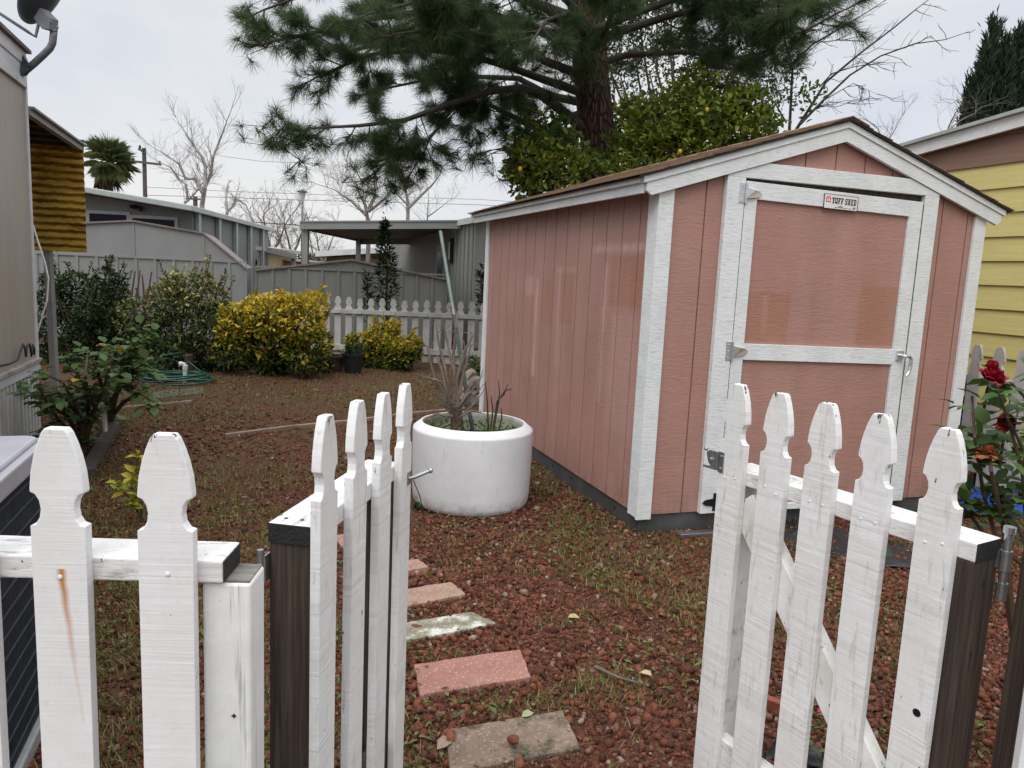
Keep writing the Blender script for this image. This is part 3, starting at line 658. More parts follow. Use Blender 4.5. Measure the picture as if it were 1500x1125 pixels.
m = MB(); m.box(1.633, 1.683, -.046, -.0345, .985, 1.04); m.tube([(1.658, -.046, 1.013), (1.658, -.075, 1.013), (1.662, -.082, 1.012), (1.690, -.083, 1.010), (1.703, -.083, .995), (1.704, -.083, .955), (1.698, -.083, .92), (1.682, -.083, .895)], [.009, .009, .010, .010, .011, .011, .010, .008], 10)
m.build('handle', M['chrome'], dr, bevel=.001, smooth=False)
# name plate
sg = MB().box(.998, 1.226, -.0385, -.0342, 1.838, 1.913)
M['plate'] = simple('plate_white', (.74, .74, .74), .05, 9, .4, 0)
M['plateink'] = simple('plate_black', (.01, .01, .01), .1, 9, .5, 0); M['platered'] = simple('plate_red', (.62, .12, .09), .1, 9, .5, 0)
pl = door(sg, 'sign', M['plate'], dr, .001)
m = MB()
for a in ((.998, 1.226, 1.9135, 1.9155), (.998, 1.226, 1.8355, 1.8375), (.9955, .9975, 1.8355, 1.9155), (1.2265, 1.2285, 1.8355, 1.9155)): m.box(a[0], a[1], -.0395, -.0342, a[2], a[3])
door(m, 'sign_border', M['plateink'], pl, 0)
GL = {'T': ['1111111', '1011101', '0011100', '0011100', '0011100', '0011100', '0111110'], 'U': ['1110111', '1110111', '1100011', '1100011', '1100011', '1111111', '0111110'], 'F': ['1111111', '0110011', '0110100', '0111100', '0110100', '0110000', '1111000'],
      'S': ['0111111', '1100011', '1110000', '0111110', '0000111', '1100011', '1111110'], 'H': ['1110111', '0110110', '0110110', '0111110', '0110110', '0110110', '1110111'], 'E': ['1111111', '0110001', '0110100', '0111100', '0110100', '0110001', '1111111'], 'D': ['1111110', '0110011', '0110011', '0110011', '0110011', '0110011', '1111110']}
m = MB(); x = 1.050; cw, ch = .00235, .0047
for chh in 'TUFF SHED':
    if chh == ' ': x += .008; continue
    for r_, row in enumerate(GL[chh]):
        c_ = 0
        while c_ < 7:
            if row[c_] == '1':
                e_ = c_
                while e_ < 7 and row[e_] == '1': e_ += 1
                m.box(x+c_*cw, x+e_*cw, -.0395, -.0384, 1.899-(r_+1)*ch, 1.899-r_*ch); c_ = e_
            else: c_ += 1
    x += 7*cw+.0038
door(m, 'lettering', M['plateink'], pl, 0)
m = MB(); m.box(1.098, 1.125, -.0393, -.0384, 1.8505, 1.8545); m.box(1.070, 1.160, -.0392, -.0384, 1.8455, 1.8475); m.box(1.165, 1.19, -.0392, -.0384, 1.8455, 1.8475); door(m, 'small_print', M['plateink'], pl, 0)
m = MB()
m.prism([(1.008, 1.871), (1.041, 1.871), (1.041, 1.893), (1.034, 1.903), (1.015, 1.903), (1.008, 1.893)], lambda u, z: (u, -.0395, z), lambda u, z: (u, -.0384, z))
m2_ = MB(); m2_.prism([(1.197, 1.848), (1.205, 1.844), (1.214, 1.848), (1.214, 1.857), (1.197, 1.857)], lambda u, z: (u, -.0395, z), lambda u, z: (u, -.0384, z)); door(m2_, 'badge', M['platered'], pl, 0)
door(m, 'emblem', M['platered'], pl, 0)
m = MB(); m.box(1.0135, 1.0225, -.0402, -.0396, 1.876, 1.887); m.box(1.0265, 1.0355, -.0402, -.0396, 1.876, 1.887); m.box(1.019, 1.030, -.0402, -.0396, 1.8905, 1.896); door(m, 'emblem_window', M['plate'], pl, 0)
st = MB().box(0, .55, -.05, 0, .0, .02); so_ = st.build('metal_strip', M['zinc'], None, bevel=.002); so_.location = SH0+SU*.22-SV*.045; so_.rotation_euler = (0, 0, YAW-.03); setp(so_, 'bare metal threshold strip lying at the foot of the shed door', 'metal strip')

# ---------------------------------------------------------------- planter with dead plant
def planter_mat():
    t = NT('planter_white'); v = t.coords()
    col = t.ramp(t.noise(v, 4, 6, .6), [(.3, (.62, .63, .65)), (.7, (.75, .755, .765))])
    col = t.mix(t.ramp(t.noise(t.coords((1, 1, .35)), 9, 8, .75), [(.58, (0,)*3), (.8, (.45,)*3)]), col, (.42, .43, .44))
    sep = t.n.new('ShaderNodeSeparateXYZ'); t.link(t.tc.outputs['Object'], sep.inputs[0])
    dirt = t.math('MULTIPLY', t.math('SUBTRACT', .10, sep.outputs[2]), t.math('MULTIPLY', t.ramp(t.noise(v, 14, 6, .7), [(.38, (0,)*3), (.66, (1,)*3)]), 13)); col = t.mix(t.math('MAXIMUM', t.math('MINIMUM', dirt, .6), 0), col, (.30, .24, .20))
    rr_ = t.math('SQRT', t.math('ADD', t.math('MULTIPLY', sep.outputs[0], sep.outputs[0]), t.math('MULTIPLY', sep.outputs[1], sep.outputs[1])))
    col = t.mix(t.math('MULTIPLY', t.math('LESS_THAN', rr_, PLR-.0575), t.ramp(t.noise(v, 9, 6), [(.25, (.55,)*3), (.6, (.95,)*3)])), col, (.20, .20, .13))
    scuff = t.ramp(t.noise(t.coords((1, 1, .22)), 22, 8, .7), [(.58, (0,)*3), (.70, (.40,)*3)]); col = t.mix(scuff, col, (.40, .41, .40))
    nicks = t.ramp(t.noise(v, 75, 3, .6), [(.745, (0,)*3), (.765, (.9,)*3)]); col = t.mix(nicks, col, (.10, .09, .08))
    return t.done(col, .62, t.bump(t.noise(v, 26, 5), .25, .006), 0, .3)
pt = thing('round_planter', 'big round white planter with thick rolled rim beside the shed', 'planter', PLC)
PH = .500
MB().lathe([(.0, .004), (PLR-.05, .0), (PLR-.03, .006), (PLR-.016, .020), (PLR-.010, .045), (PLR-.006, .10), (PLR-.002, .25), (PLR, PH-.048), (PLR-.0005, PH-.042), (PLR-.003, PH-.036), (PLR-.009, PH-.031), (PLR-.045, PH-.002), (PLR-.052, PH), (PLR-.058, PH-.003), (PLR-.064, PH-.03), (PLR-.062, PH-.22), (0, PH-.22)], 72).build('pot', planter_mat(), pt, smooth=True)
M['soil'] = simple('potting_soil', (.045, .033, .024), .5, 30, .95, 1, 60, dist=.02)
MB().lathe([(0, PH-.225), (PLR-.0625, PH-.225), (PLR-.063, PH-.115), (PLR*.5, PH-.105), (0, PH-.10)], 40).build('soil', M['soil'], pt, smooth=True)
M['deadwood'] = simple('weathered_deadwood', (.20, .16, .13), .45, 14, .9, .8, 60, (1, 1, .3), dist=.01)
M['deadbark'] = simple('rotting_bark', (.10, .06, .042), .55, 18, .95, 1, 45, (1, 1, .4), dist=.02)
M['darktwig'] = simple('dark_twig', (.055, .036, .028), .4, 20, .85, .6, 60, (1, 1, .3))
dp = thing('dead_shrub', 'dead grey shrub with bare stubby branches standing in the white planter', 'dead plant', (-.345, 4.47, .40))
m = MB(); b0_ = aty(668, 632, 4.47); b0_.z = .39
m.tube([b0_, b0_+Vector((.003, 0, .09)), b0_+Vector((.0, .01, .17)), b0_+Vector((.005, .01, .24))], [.042, .037, .034, .022], 12)
m.build('trunk', M['deadbark'], dp, world=True)
m = MB()
TR = b0_+Vector((0, 0, .10))
def dead(pxs, Y, r0, r1, n0=7):
    P = [TR+Vector((R.uniform(-.02, .02), 0, R.uniform(-.02, .06)))]+[aty(x, y, Y+R.uniform(-.03, .03)) for x, y in pxs]
    m.tube(P, [r0+(r1-r0)*i/(len(P)-1) for i in range(len(P))], n0)
    for _ in range(5):
        i = R.randrange(1, len(P)); p = P[i-1].lerp(P[i], R.random()); d = Vector((R.uniform(-1, 1), R.uniform(-.6, .6), R.uniform(-.2, 1))).normalized()
        m.tube([p, p+d*R.uniform(.02, .07), p+d*R.uniform(.07, .13)+Vector((0, 0, R.uniform(-.02, .03)))], [r1*.55, r1*.35, r1*.15], 5)
for a in ([(660, 590), (652, 540), (643, 505), (639, 475)], [(645, 575), (633, 540), (626, 506)], [(655, 580), (648, 545), (640, 520)], [(667, 570), (664, 520), (668, 480), (670, 455)], [(672, 580), (680, 545), (690, 505)], [(668, 560), (678, 520), (692, 492), (690, 486)], [(676, 590), (690, 565), (695, 556)], [(650, 560), (637, 556), (624, 553)], [(655, 600), (646, 575), (640, 562)], [(664, 590), (672, 550), (682, 515), (679, 500)], [(660, 600), (657, 570), (661, 535)], [(668, 600), (683, 580), (697, 566)], [(662, 600), (672, 575), (676, 545)], [(655, 610), (640, 606), (628, 612)], [(670, 612), (690, 602), (705, 604)], [(668, 560), (655, 500), (648, 470)]):
    dead(a, 4.47, .0125, .0045)
for _ in range(16):
    a = R.uniform(0, 6.28); d = Vector((math.cos(a)*.5, math.sin(a)*.5, R.uniform(.3, 1.2))).normalized(); L_ = R.uniform(.12, .36)
    p0_ = TR+Vector((0, 0, R.uniform(-.03, .1))); p1_ = TR+d*L_*.6+Vector((R.uniform(-.04, .04), 0, 0)); p2_ = TR+d*L_+Vector((R.uniform(-.08, .08), 0, R.uniform(-.05, .06))); m.tube([p0_, p1_, p2_], [.006, .004, .002], 5); m.tube([p1_, p1_+Vector((R.uniform(-.1, .1), R.uniform(-.05, .05), R.uniform(0, .1)))], [.0035, .0015], 5)
m.build('branches', M['deadwood'], dp, world=True)
d2 = thing('bare_twigs', 'few bare dark brown stems at the right side of the white planter', 'dead plant', (-.08, 4.55, .4))
m = MB()
for P in ([(716, 632), (714, 590), (711, 560)], [(721, 632), (728, 590), (732, 578), (730, 558)], [(721, 630), (731, 585), (740, 572), (750, 570)], [(728, 588), (738, 578), (744, 563)], [(729, 632), (735, 612), (734, 598)], [(718, 630), (722, 600), (719, 580)]):
    Q = [aty(x, y, 4.5+R.uniform(-.02, .02)) for x, y in P]; Q[0].z = min(Q[0].z, .40) if P[0][1] > 620 else Q[0].z
    m.tube(Q, [.0065-.004*i/(len(Q)-1) for i in range(len(Q))], 6)
m.build('stems', M['darktwig'], d2, world=True)
pw = thing('planter_weeds', 'small green weeds sprouting inside the white planter', 'weeds', (-.2, 4.5, .40))
n = 700; a = NR.uniform(0, 6.28, n); r_ = np.sqrt(NR.random(n))*.27; p = np.c_[PLC.x+r_*np.cos(a), PLC.y+r_*np.sin(a), .40+NR.uniform(0, .07, n)]; p = p[(mnv := np.array([mnoise.noise((x*7, y*7, 1)) > -.05 for x, y, z in p]))]; n = len(p)
leaves('leaves', leafmat('planter_weed_leaf', [(0, (.05, .10, .02)), (1, (.15, .24, .05))]), pw, p, rdir(n)+np.array([[0, 0, .5]]), rdir(n)+np.array([[0, 0, 1]]), NR.uniform(.02, .045, n), NR.uniform(.008, .018, n), NR.random(n))
gp = thing('garden_stake', 'long leaning dull green metal pole stuck in the white planter', 'pole', aty(694, 632, 4.62))
M['greenpole'] = simple('green_pole', (.075, .13, .115), .25, 20, .5, .15, 60); A_, B_ = aty(694, 634, 4.62), aty(645, 338, 4.75); A_.z = .37
MB().tube([A_, A_.lerp(B_, .62)], .0125, 10).build('lower_tube', M['greenpole'], gp, world=True); MB().tube([A_.lerp(B_, .6), B_], .0095, 10).build('upper_tube', simple('pale_green_pole', (.26, .35, .31), .2, 20, .45, .1), gp, world=True)
MB().tube([A_.lerp(B_, .595), A_.lerp(B_, .64)], .016, 10).build('collar', M['zinc'], gp, world=True)
# ---------------------------------------------------------------- mobile home on the left
def ribbed(name, col, scale, depth, axis_='X', rough=.5, var=.12, dirt=None):
    t = NT(name); v = t.coords()
    c = t.ramp(t.noise(t.coords((3, 3, .5)), 1.2, 6, .6), [(.3, tuple(k*(1-var) for k in col)), (.7, tuple(k*(1+var) for k in col))])
    if dirt: c = t.mix(t.ramp(t.noise(t.coords((2, 2, .25)), 6, 8, .75), [(.5, (0,)*3), (.75, (.7,)*3)]), c, dirt)
    wv = t.n.new('ShaderNodeTexWave'); wv.bands_direction = axis_; wv.inputs['Scale'].default_value = scale; t.link(v, wv.inputs['Vector'])
    return t.done(c, rough, t.bump(wv.outputs['Fac'], .6, depth, t.bump(t.noise(v, 30, 4), .1, .004)), 0, .4)
HM = thing('mobile_home', 'beige ribbed mobile home wall with white skirting at the left edge', 'house', (-3.56, 5.62, 0), YAW)
M['beige'] = ribbed('beige_metal_siding', (.335, .29, .25), 11, .002, 'Y', .45)
M['homewhite'] = simple('white_home_trim', (.56, .57, .59), .2, 7, .5, .25, 30, (1, .3, 1), dirt=((.22, .2, .18), 5, .62))
MB().box(-3.4, 0, -4.6, 0, .606, 2.56).build('wall', M['beige'], HM)
MB().box(-.03, .012, -.03, .01, .52, 2.80).build('corner_trim', M['homewhite'], HM, bevel=.003)
m = MB(); m.box(.0, .022, -4.6, -.031, 2.53, 2.60); m.box(.0, .012, -4.6, -.031, 2.601, 2.68); m.box(.0, .02, -4.6, -.031, 2.681, 2.775)
m.build('roof_band', M['homewhite'], HM, bevel=.004)
m = MB(); m.box(-3.4, .045, -4.6, .02, 2.776, 2.80); m.build('roof_edge', simple('rusty_roof_edge', (.16, .13, .11), .5, 12, .7, .4, 30), HM)
MB().prism([(-3.4, 2.80), (.03, 2.80), (-1.7, 3.05)], lambda x, z: (x, -4.6, z), lambda x, z: (x, .01, z)).build('roof', M['homewhite'], HM)
m = MB(); m.box(-.02, .035, -4.6, .005, .585, .606); m.build('ledge', simple('worn_ledge', (.33, .30, .27), .4, 10, .8, .4, 40), HM)
m = MB(); m.box(-.02, .022, -4.6, .003, .515, .584); m.build('skirting_board', M['homewhite'], HM, bevel=.003)
m = MB()
for k in range(56):
    y = -.082*k; m.box(-.02, .006, y-.040, y-.002, -.05, .5145); m.box(-.02, .016, y-.082, y-.040, -.05, .5145)
m.build('skirting', simple('ribbed_skirting', (.50, .49, .48), .2, 8, .6, .2, 30, (1, 1, .4), dirt=((.26, .22, .19), 6, .6)), HM, bevel=.004)
wp = lambda x, y, off=.03: atpl(x, y, (HM.location.x+off*SU.x, HM.location.y+off*SU.y), YAW+math.pi/2)
cb = thing('cable', 'thin white cable hanging down the corner of the beige mobile home', 'cable', wp(52, 500))
MB().tube([aty(x, y, 5.66) for x, y in ((42, 290), (45, 322), (50, 335), (56, 355), (66, 385), (71, 408), (69, 440), (60, 470), (53, 492), (51, 503), (55, 512), (56, 503), (51, 498))], .0065, 6).build('cord', simple('white_cable', (.62, .62, .60), .15, 10, .5, 0), cb, world=True)
c2 = thing('cable', 'loops of black cable lying on the ledge of the beige mobile home', 'cable', wp(40, 522))
m = MB(); m.tube([wp(0, 536, .05), wp(14, 533, .06), wp(26, 527, .06), wp(31, 512, .05), wp(34, 504, .05), wp(37, 512, .06), wp(38, 522, .06), wp(40, 506, .05), wp(43, 503, .05), wp(45, 513, .06), wp(46, 522, .05), wp(48, 505, .05), wp(50, 510, .05), wp(50, 520, .05)], .007, 6)
m.build('cord', simple('black_cable', (.015, .015, .015), .3, 10, .5, 0), c2, world=True, smooth=True)

# satellite dish
sd = thing('satellite_dish', 'grey satellite dish seen from behind on a bent pole at the roof corner', 'satellite dish', wp(34, 98))
M['dish'] = simple('dish_back_grey', (.035, .045, .058), .3, 5, .45, .1); M['galv'] = simple('galvanised_pipe', (.15, .16, .175), .2, 20, .45, .1, metal=.3)
m = MB(); A_ = wp(33, 80, .02); B_ = wp(29, 110, .02); C_ = aty(46, 100, 5.48)
m.add([A_, B_, aty(40, 111, 5.52), C_, A_+SU*.012+SV*.03, B_+SU*.012+SV*.03, aty(40, 111, 5.55), aty(46, 100, 5.51)], [(0, 1, 2, 3), (7, 6, 5, 4), (0, 4, 5, 1), (1, 5, 6, 2), (2, 6, 7, 3), (3, 7, 4, 0)])
for x, y in ((36, 102), (43, 96)): m.ball(aty(x, y, 5.475), .011, n=8)
m.build('bracket', M['dish'], sd, world=True)
m = MB(); m.tube([aty(x, y, 5.5) for x, y in ((37, 104), (50, 93), (64, 80), (73, 71), (77, 63), (78, 54), (79, 44))], .0235, 14); m.build('mast', M['galv'], sd, world=True, smooth=True)
m = MB(); k = [aty(x, y, 5.5) for x, y in ((62, 30), (71, 15), (80, 24), (86, 30), (85, 47), (74, 46))]; m.prism([(i, 0) for i in range(6)], lambda i, z: k[i], lambda i, z: k[i]+Vector((-.03, -.05, 0)))
for x, y in ((84, 40), (80, 45), (74, 32)): m.ball(aty(x, y, 5.44), .01, n=8)
m.build('mount', M['galv'], sd, world=True, bevel=.004)
dn = Vector((-.86, -.15, .48)).normalized(); dc = aty(70, -14, 5.54); da = Vector((0, 0, 1)).cross(dn).normalized(); db = dn.cross(da)
m = MB(); rings = 9; nn_ = 36
def dp_(r_, an, off=0): return dc+da*(.25*r_*math.cos(an))+db*(.27*r_*math.sin(an))+dn*(.075*(r_*r_)-.05+off)
vs = [dp_(i/(rings-1)+.001, 2*math.pi*k/nn_, off) for off in (0, .012) for i in range(rings) for k in range(nn_)]
fs = []
for s_ in (0, 1):
    o_ = s_*rings*nn_
    fs += [(o_+i*nn_+k, o_+i*nn_+(k+1) % nn_, o_+(i+1)*nn_+(k+1) % nn_, o_+(i+1)*nn_+k) for i in range(rings-1) for k in range(nn_)]
fs += [((rings-1)*nn_+k, (rings-1)*nn_+(k+1) % nn_, rings*nn_+(rings-1)*nn_+(k+1) % nn_, rings*nn_+(rings-1)*nn_+k) for k in range(nn_)]
m.add(vs, fs); m.build('reflector', M['dish'], sd, world=True, smooth=True)
m = MB(); m.tube([aty(68, 36, 5.48), aty(57, 33, 5.47), aty(52, 54, 5.46), aty(40, 46, 5.42), aty(0, 20, 5.3), aty(-40, -5, 5.2)], [.011]*6, 8); m.build('feed_arm', M['galv'], sd, world=True)

# awning with yellow corrugated panel
aw = thing('porch_awning', 'brown porch awning with grey gutter edge behind the beige mobile home', 'awning', HM.location+SV*1.0)
M['gutter'] = simple('grey_gutter', (.24, .235, .225), .2, 8, .5, .2, 30); M['soffit'] = simple('brown_soffit', (.055, .042, .032), .4, 8, .8, .4, 20)
L2 = lambda x, y, z: HM.location+SU*x+SV*y+Vector((0, 0, z))
m = MB(); m.beam(L2(0, .012, 2.385), L2(0, 1.84, 2.375), .05, .06); m.beam(L2(.02, .012, 2.41), L2(.02, 1.85, 2.40), .06, .02); m.build('gutter', M['gutter'], aw, world=True, bevel=.004)
m = MB(); m.beam(L2(-1.3, .015, 2.42), L2(-1.3, 1.83, 2.41), 2.55, .03)
for k in range(5): m.beam(L2(-2.5, .2+k*.38, 2.385), L2(-.03, .2+k*.38, 2.385), .04, .04)
m.build('roof', M['soffit'], aw, world=True)
pw_ = lambda x, y, off=0: atpl(x, y, tuple(L2(0, 1.80+off, 0))[:2], YAW)
m = MB(); m.beam(pw_(62, 214, .06), Vector((pw_(81, 560, .06).x, pw_(81, 560, .06).y, 0)), .06, .06, (0, 1, 0)); m.build('post', M['gutter'], aw, world=True, bevel=.003)
pa = thing('corrugated_panel', 'dirty yellow corrugated plastic panel hanging under the porch awning', 'panel', pw_(80, 370))
a_, b_ = pw_(30, 205), pw_(122, 215); zt_, zb_ = b_.z+.02, pw_(122, 370).z
NZ = 150; vs = []; fs = []
for off in (0, .004):
    for i in range(NZ+1):
        z = zt_+(zb_-zt_)*i/NZ; o_ = .012*math.sin(2*math.pi*(zt_-z)/.068)
        for p in (a_, b_): vs.append(Vector((p.x, p.y, z))+SV*(o_+off))
for s_ in (0, 1): fs += [(s_*2*(NZ+1)+2*i, s_*2*(NZ+1)+2*i+1, s_*2*(NZ+1)+2*i+3, s_*2*(NZ+1)+2*i+2) for i in range(NZ)]
def ypanel():
    t = NT('yellow_fibreglass'); v = t.coords()
    c = t.ramp(t.noise(t.coords((1.5, 1.5, 9)), 2.2, 8, .75), [(.32, (.12, .065, .012)), (.43, (.52, .36, .07)), (.60, (.74, .55, .15))])
    wv = t.n.new('ShaderNodeTexWave'); wv.bands_direction = 'Z'; wv.inputs['Scale'].default_value = 4.62; wv.inputs['Distortion'].default_value = 2.2; wv.inputs['Detail'].default_value = 3; wv.inputs['Detail Scale'].default_value = 3; t.link(v, wv.inputs[0])
    c = t.mix(t.math('MULTIPLY', t.ramp(wv.outputs['Fac'], [(.25, (1,)*3), (.6, (0,)*3)]), t.ramp(t.noise(t.coords((2, 2, 5)), 2, 5), [(.3, (.5,)*3), (.6, (1,)*3)])), c, (.20, .105, .018))
    c = t.mix(t.ramp(t.noise(t.coords((1, 1, 2.5)), 26, 8, .75), [(.6, (0,)*3), (.72, (.8,)*3)]), c, (.8, .6, .2))
    t.done(c, .45, None, 0, .4); tr = t.n.new('ShaderNodeBsdfTranslucent'); t.link(c, tr.inputs[0]); mx = t.n.new('ShaderNodeMixShader'); mx.inputs[0].default_value = .5
    t.link(t.b.outputs[0], mx.inputs[1]); t.link(tr.outputs[0], mx.inputs[2]); t.link(mx.outputs[0], t.out.inputs[0]); return t.m
MB().add(vs, fs).build('sheet', ypanel(), pa, world=True, fixn=False)
m = MB(); m.beam(Vector((a_.x, a_.y, zt_+.02))+SV*.035, Vector((b_.x, b_.y, zt_+.02))+SV*.035, .04, .05); m.build('batten', M['soffit'], pa, world=True)

# ---------------------------------------------------------------- air conditioner
ac = thing('air_conditioner', 'dark finned air conditioner with pale lid behind the left fence', 'air conditioner', (-1.385, 2.205, 0), YAW)
def rrect(x0, x1, y0, y1, r, n=6):
    o = []
    for cx, cy, a in ((x1-r, y1-r, 0), (x0+r, y1-r, 90), (x0+r, y0+r, 180), (x1-r, y0+r, 270)):
        for k in range(n+1): b = math.radians(a+90*k/n); o.append((cx+r*math.cos(b), cy+r*math.sin(b)))
    return o
def finmat():
    t = NT('condenser_fins'); v = t.coords()
    g = t.noise(v, 5, 4); c = t.ramp(g, [(.3, (.012, .017, .022)), (.7, (.035, .045, .055))])
    return t.done(c, .45, None, .4, .4)
m = MB(); bz = rrect(-.74, -.012, -.74, -.012, .07); m.prism(bz, lambda x, y: (x, y, .05), lambda x, y: (x, y, .775)); m.build('coil', finmat(), ac)
M['finwire'] = simple('guard_wire', (.075, .09, .11), .2, 20, .4, 0, metal=.3)
m = MB()
for k in range(62):
    y = -.72+k*.0113; m.box(-.0115, -.004, y, y+.0022, .052, .775); x = -.72+k*.0113; m.box(x, x+.0022, -.748, -.7405, .052, .775)
m.build('fins', M['finwire'], ac)
m = MB()
for k in range(13):
    z = .09+k*.055
    m.box(-.004, -.0005, -.73, -.02, z, z+.004); m.box(-.73, -.02, -.7515, -.748, z, z+.004)
m.build('guard', M['finwire'], ac)
M['acgrey'] = simple('pale_lavender_metal', (.37, .37, .41), .1, 6, .4, .1)
m = MB(); m.prism(rrect(-.765, .014, -.765, .014, .045), lambda x, y: (x, y, .782), lambda x, y: (x, y, .838)); m.prism(rrect(-.745, -.006, -.745, -.006, .04), lambda x, y: (x, y, .8382), lambda x, y: (x*.985-.006, y*.985-.006, .851)); m.build('lid', M['acgrey'], ac, bevel=.006)
m = MB(); cx_ = -.377
for k in range(9): 
    r_ = .06+k*.029; m.tube([(cx_+r_*math.cos(a), cx_+r_*math.sin(a), .862+.028*math.cos(r_*4.5)) for a in [2*math.pi*i/40 for i in range(41)]], .0026, 5)
for k in range(8):
    a = 2*math.pi*k/8; m.tube([(cx_+r_*math.cos(a), cx_+r_*math.sin(a), .860+.028*math.cos(r_*4.5)) for r_ in (.03, .12, .2, .295)], .003, 5)
m.build('fan_guard', M['zinc'], ac)
MB().lathe([(0, .8505), (.29, .8505), (.29, .852), (0, .852)], 32, (cx_, cx_, 0)).build('fan_opening', M['bitumen'], ac)
MB().prism(rrect(-.765, .012, -.765, .012, .085), lambda x, y: (x, y, .0), lambda x, y: (x, y, .048)).build('base_pan', simple('base_pan_grey', (.30, .30, .31), .2, 8, .5, .2), ac, bevel=.006)

# ---------------------------------------------------------------- plants
reseed(11)
LEAF = {
 'rose': leafmat('rose_leaf', [(0, (.034, .072, .020)), (.5, (.085, .150, .042)), (.85, (.16, .23, .075)), (.95, (.16, .16, .03)), (1, (.40, .30, .03))], .25, .5, .2),
 'dark': leafmat('dark_glossy_leaf', [(0, (.010, .024, .008)), (.6, (.024, .048, .014)), (.9, (.05, .08, .02)), (1, (.15, .15, .04))], .15, .45, .22),
 'var': leafmat('variegated_leaf', [(0, (.012, .026, .010)), (.35, (.03, .055, .018)), (.55, (.10, .125, .035)), (.8, (.26, .25, .075)), (1, (.44, .38, .14))], .25, .5, .2),
 'yel': leafmat('golden_leaf', [(0, (.012, .028, .008)), (.3, (.05, .085, .014)), (.5, (.17, .18, .015)), (.75, (.41, .32, .014)), (1, (.62, .44, .055))], .28, .5, .2),
 'lemon': leafmat('lemon_leaf', [(0, (.045, .08, .015)), (.45, (.125, .17, .024)), (.75, (.24, .26, .034)), (.92, (.42, .38, .045)), (1, (.55, .42, .04))], .4, .45, .25),
 'weed': leafmat('yellow_weed_leaf', [(0, (.22, .28, .03)), (.5, (.45, .42, .04)), (1, (.62, .50, .06))], .3, .45, .3),
 'pine': leafmat('pine_needle', [(0, (.028, .054, .021)), (.5, (.064, .110, .045)), (.9, (.125, .17, .075)), (1, (.14, .11, .06))], .45, .55, .2),
 'cyp': leafmat('cypress_spray', [(0, (.014, .030, .018)), (.6, (.034, .062, .032)), (1, (.07, .10, .05))], .15, .6, .2),
 'palm': leafmat('palm_blade', [(0, (.10, .135, .05)), (.7, (.20, .25, .09)), (1, (.32, .32, .14))], .2, .5, .3),
 'dry': leafmat('dry_frond', [(0, (.09, .065, .04)), (1, (.17, .13, .08))], .2, .7, .2),
 'far': leafmat('far_leaf', [(0, (.03, .045, .02)), (.6, (.07, .09, .03)), (1, (.15, .16, .06))], .3, .6, .2),
}
M['bark'] = simple('grey_bark', (.14, .115, .095), .4, 12, .9, .7, 50, (1, 1, .3))
M['stem'] = simple('green_brown_stem', (.075, .06, .035), .4, 15, .8, .4, 50, (1, 1, .3))
M['rosestem'] = simple('rose_stem', (.085, .05, .03), .4, 15, .7, .4, 50, (1, 1, .3))

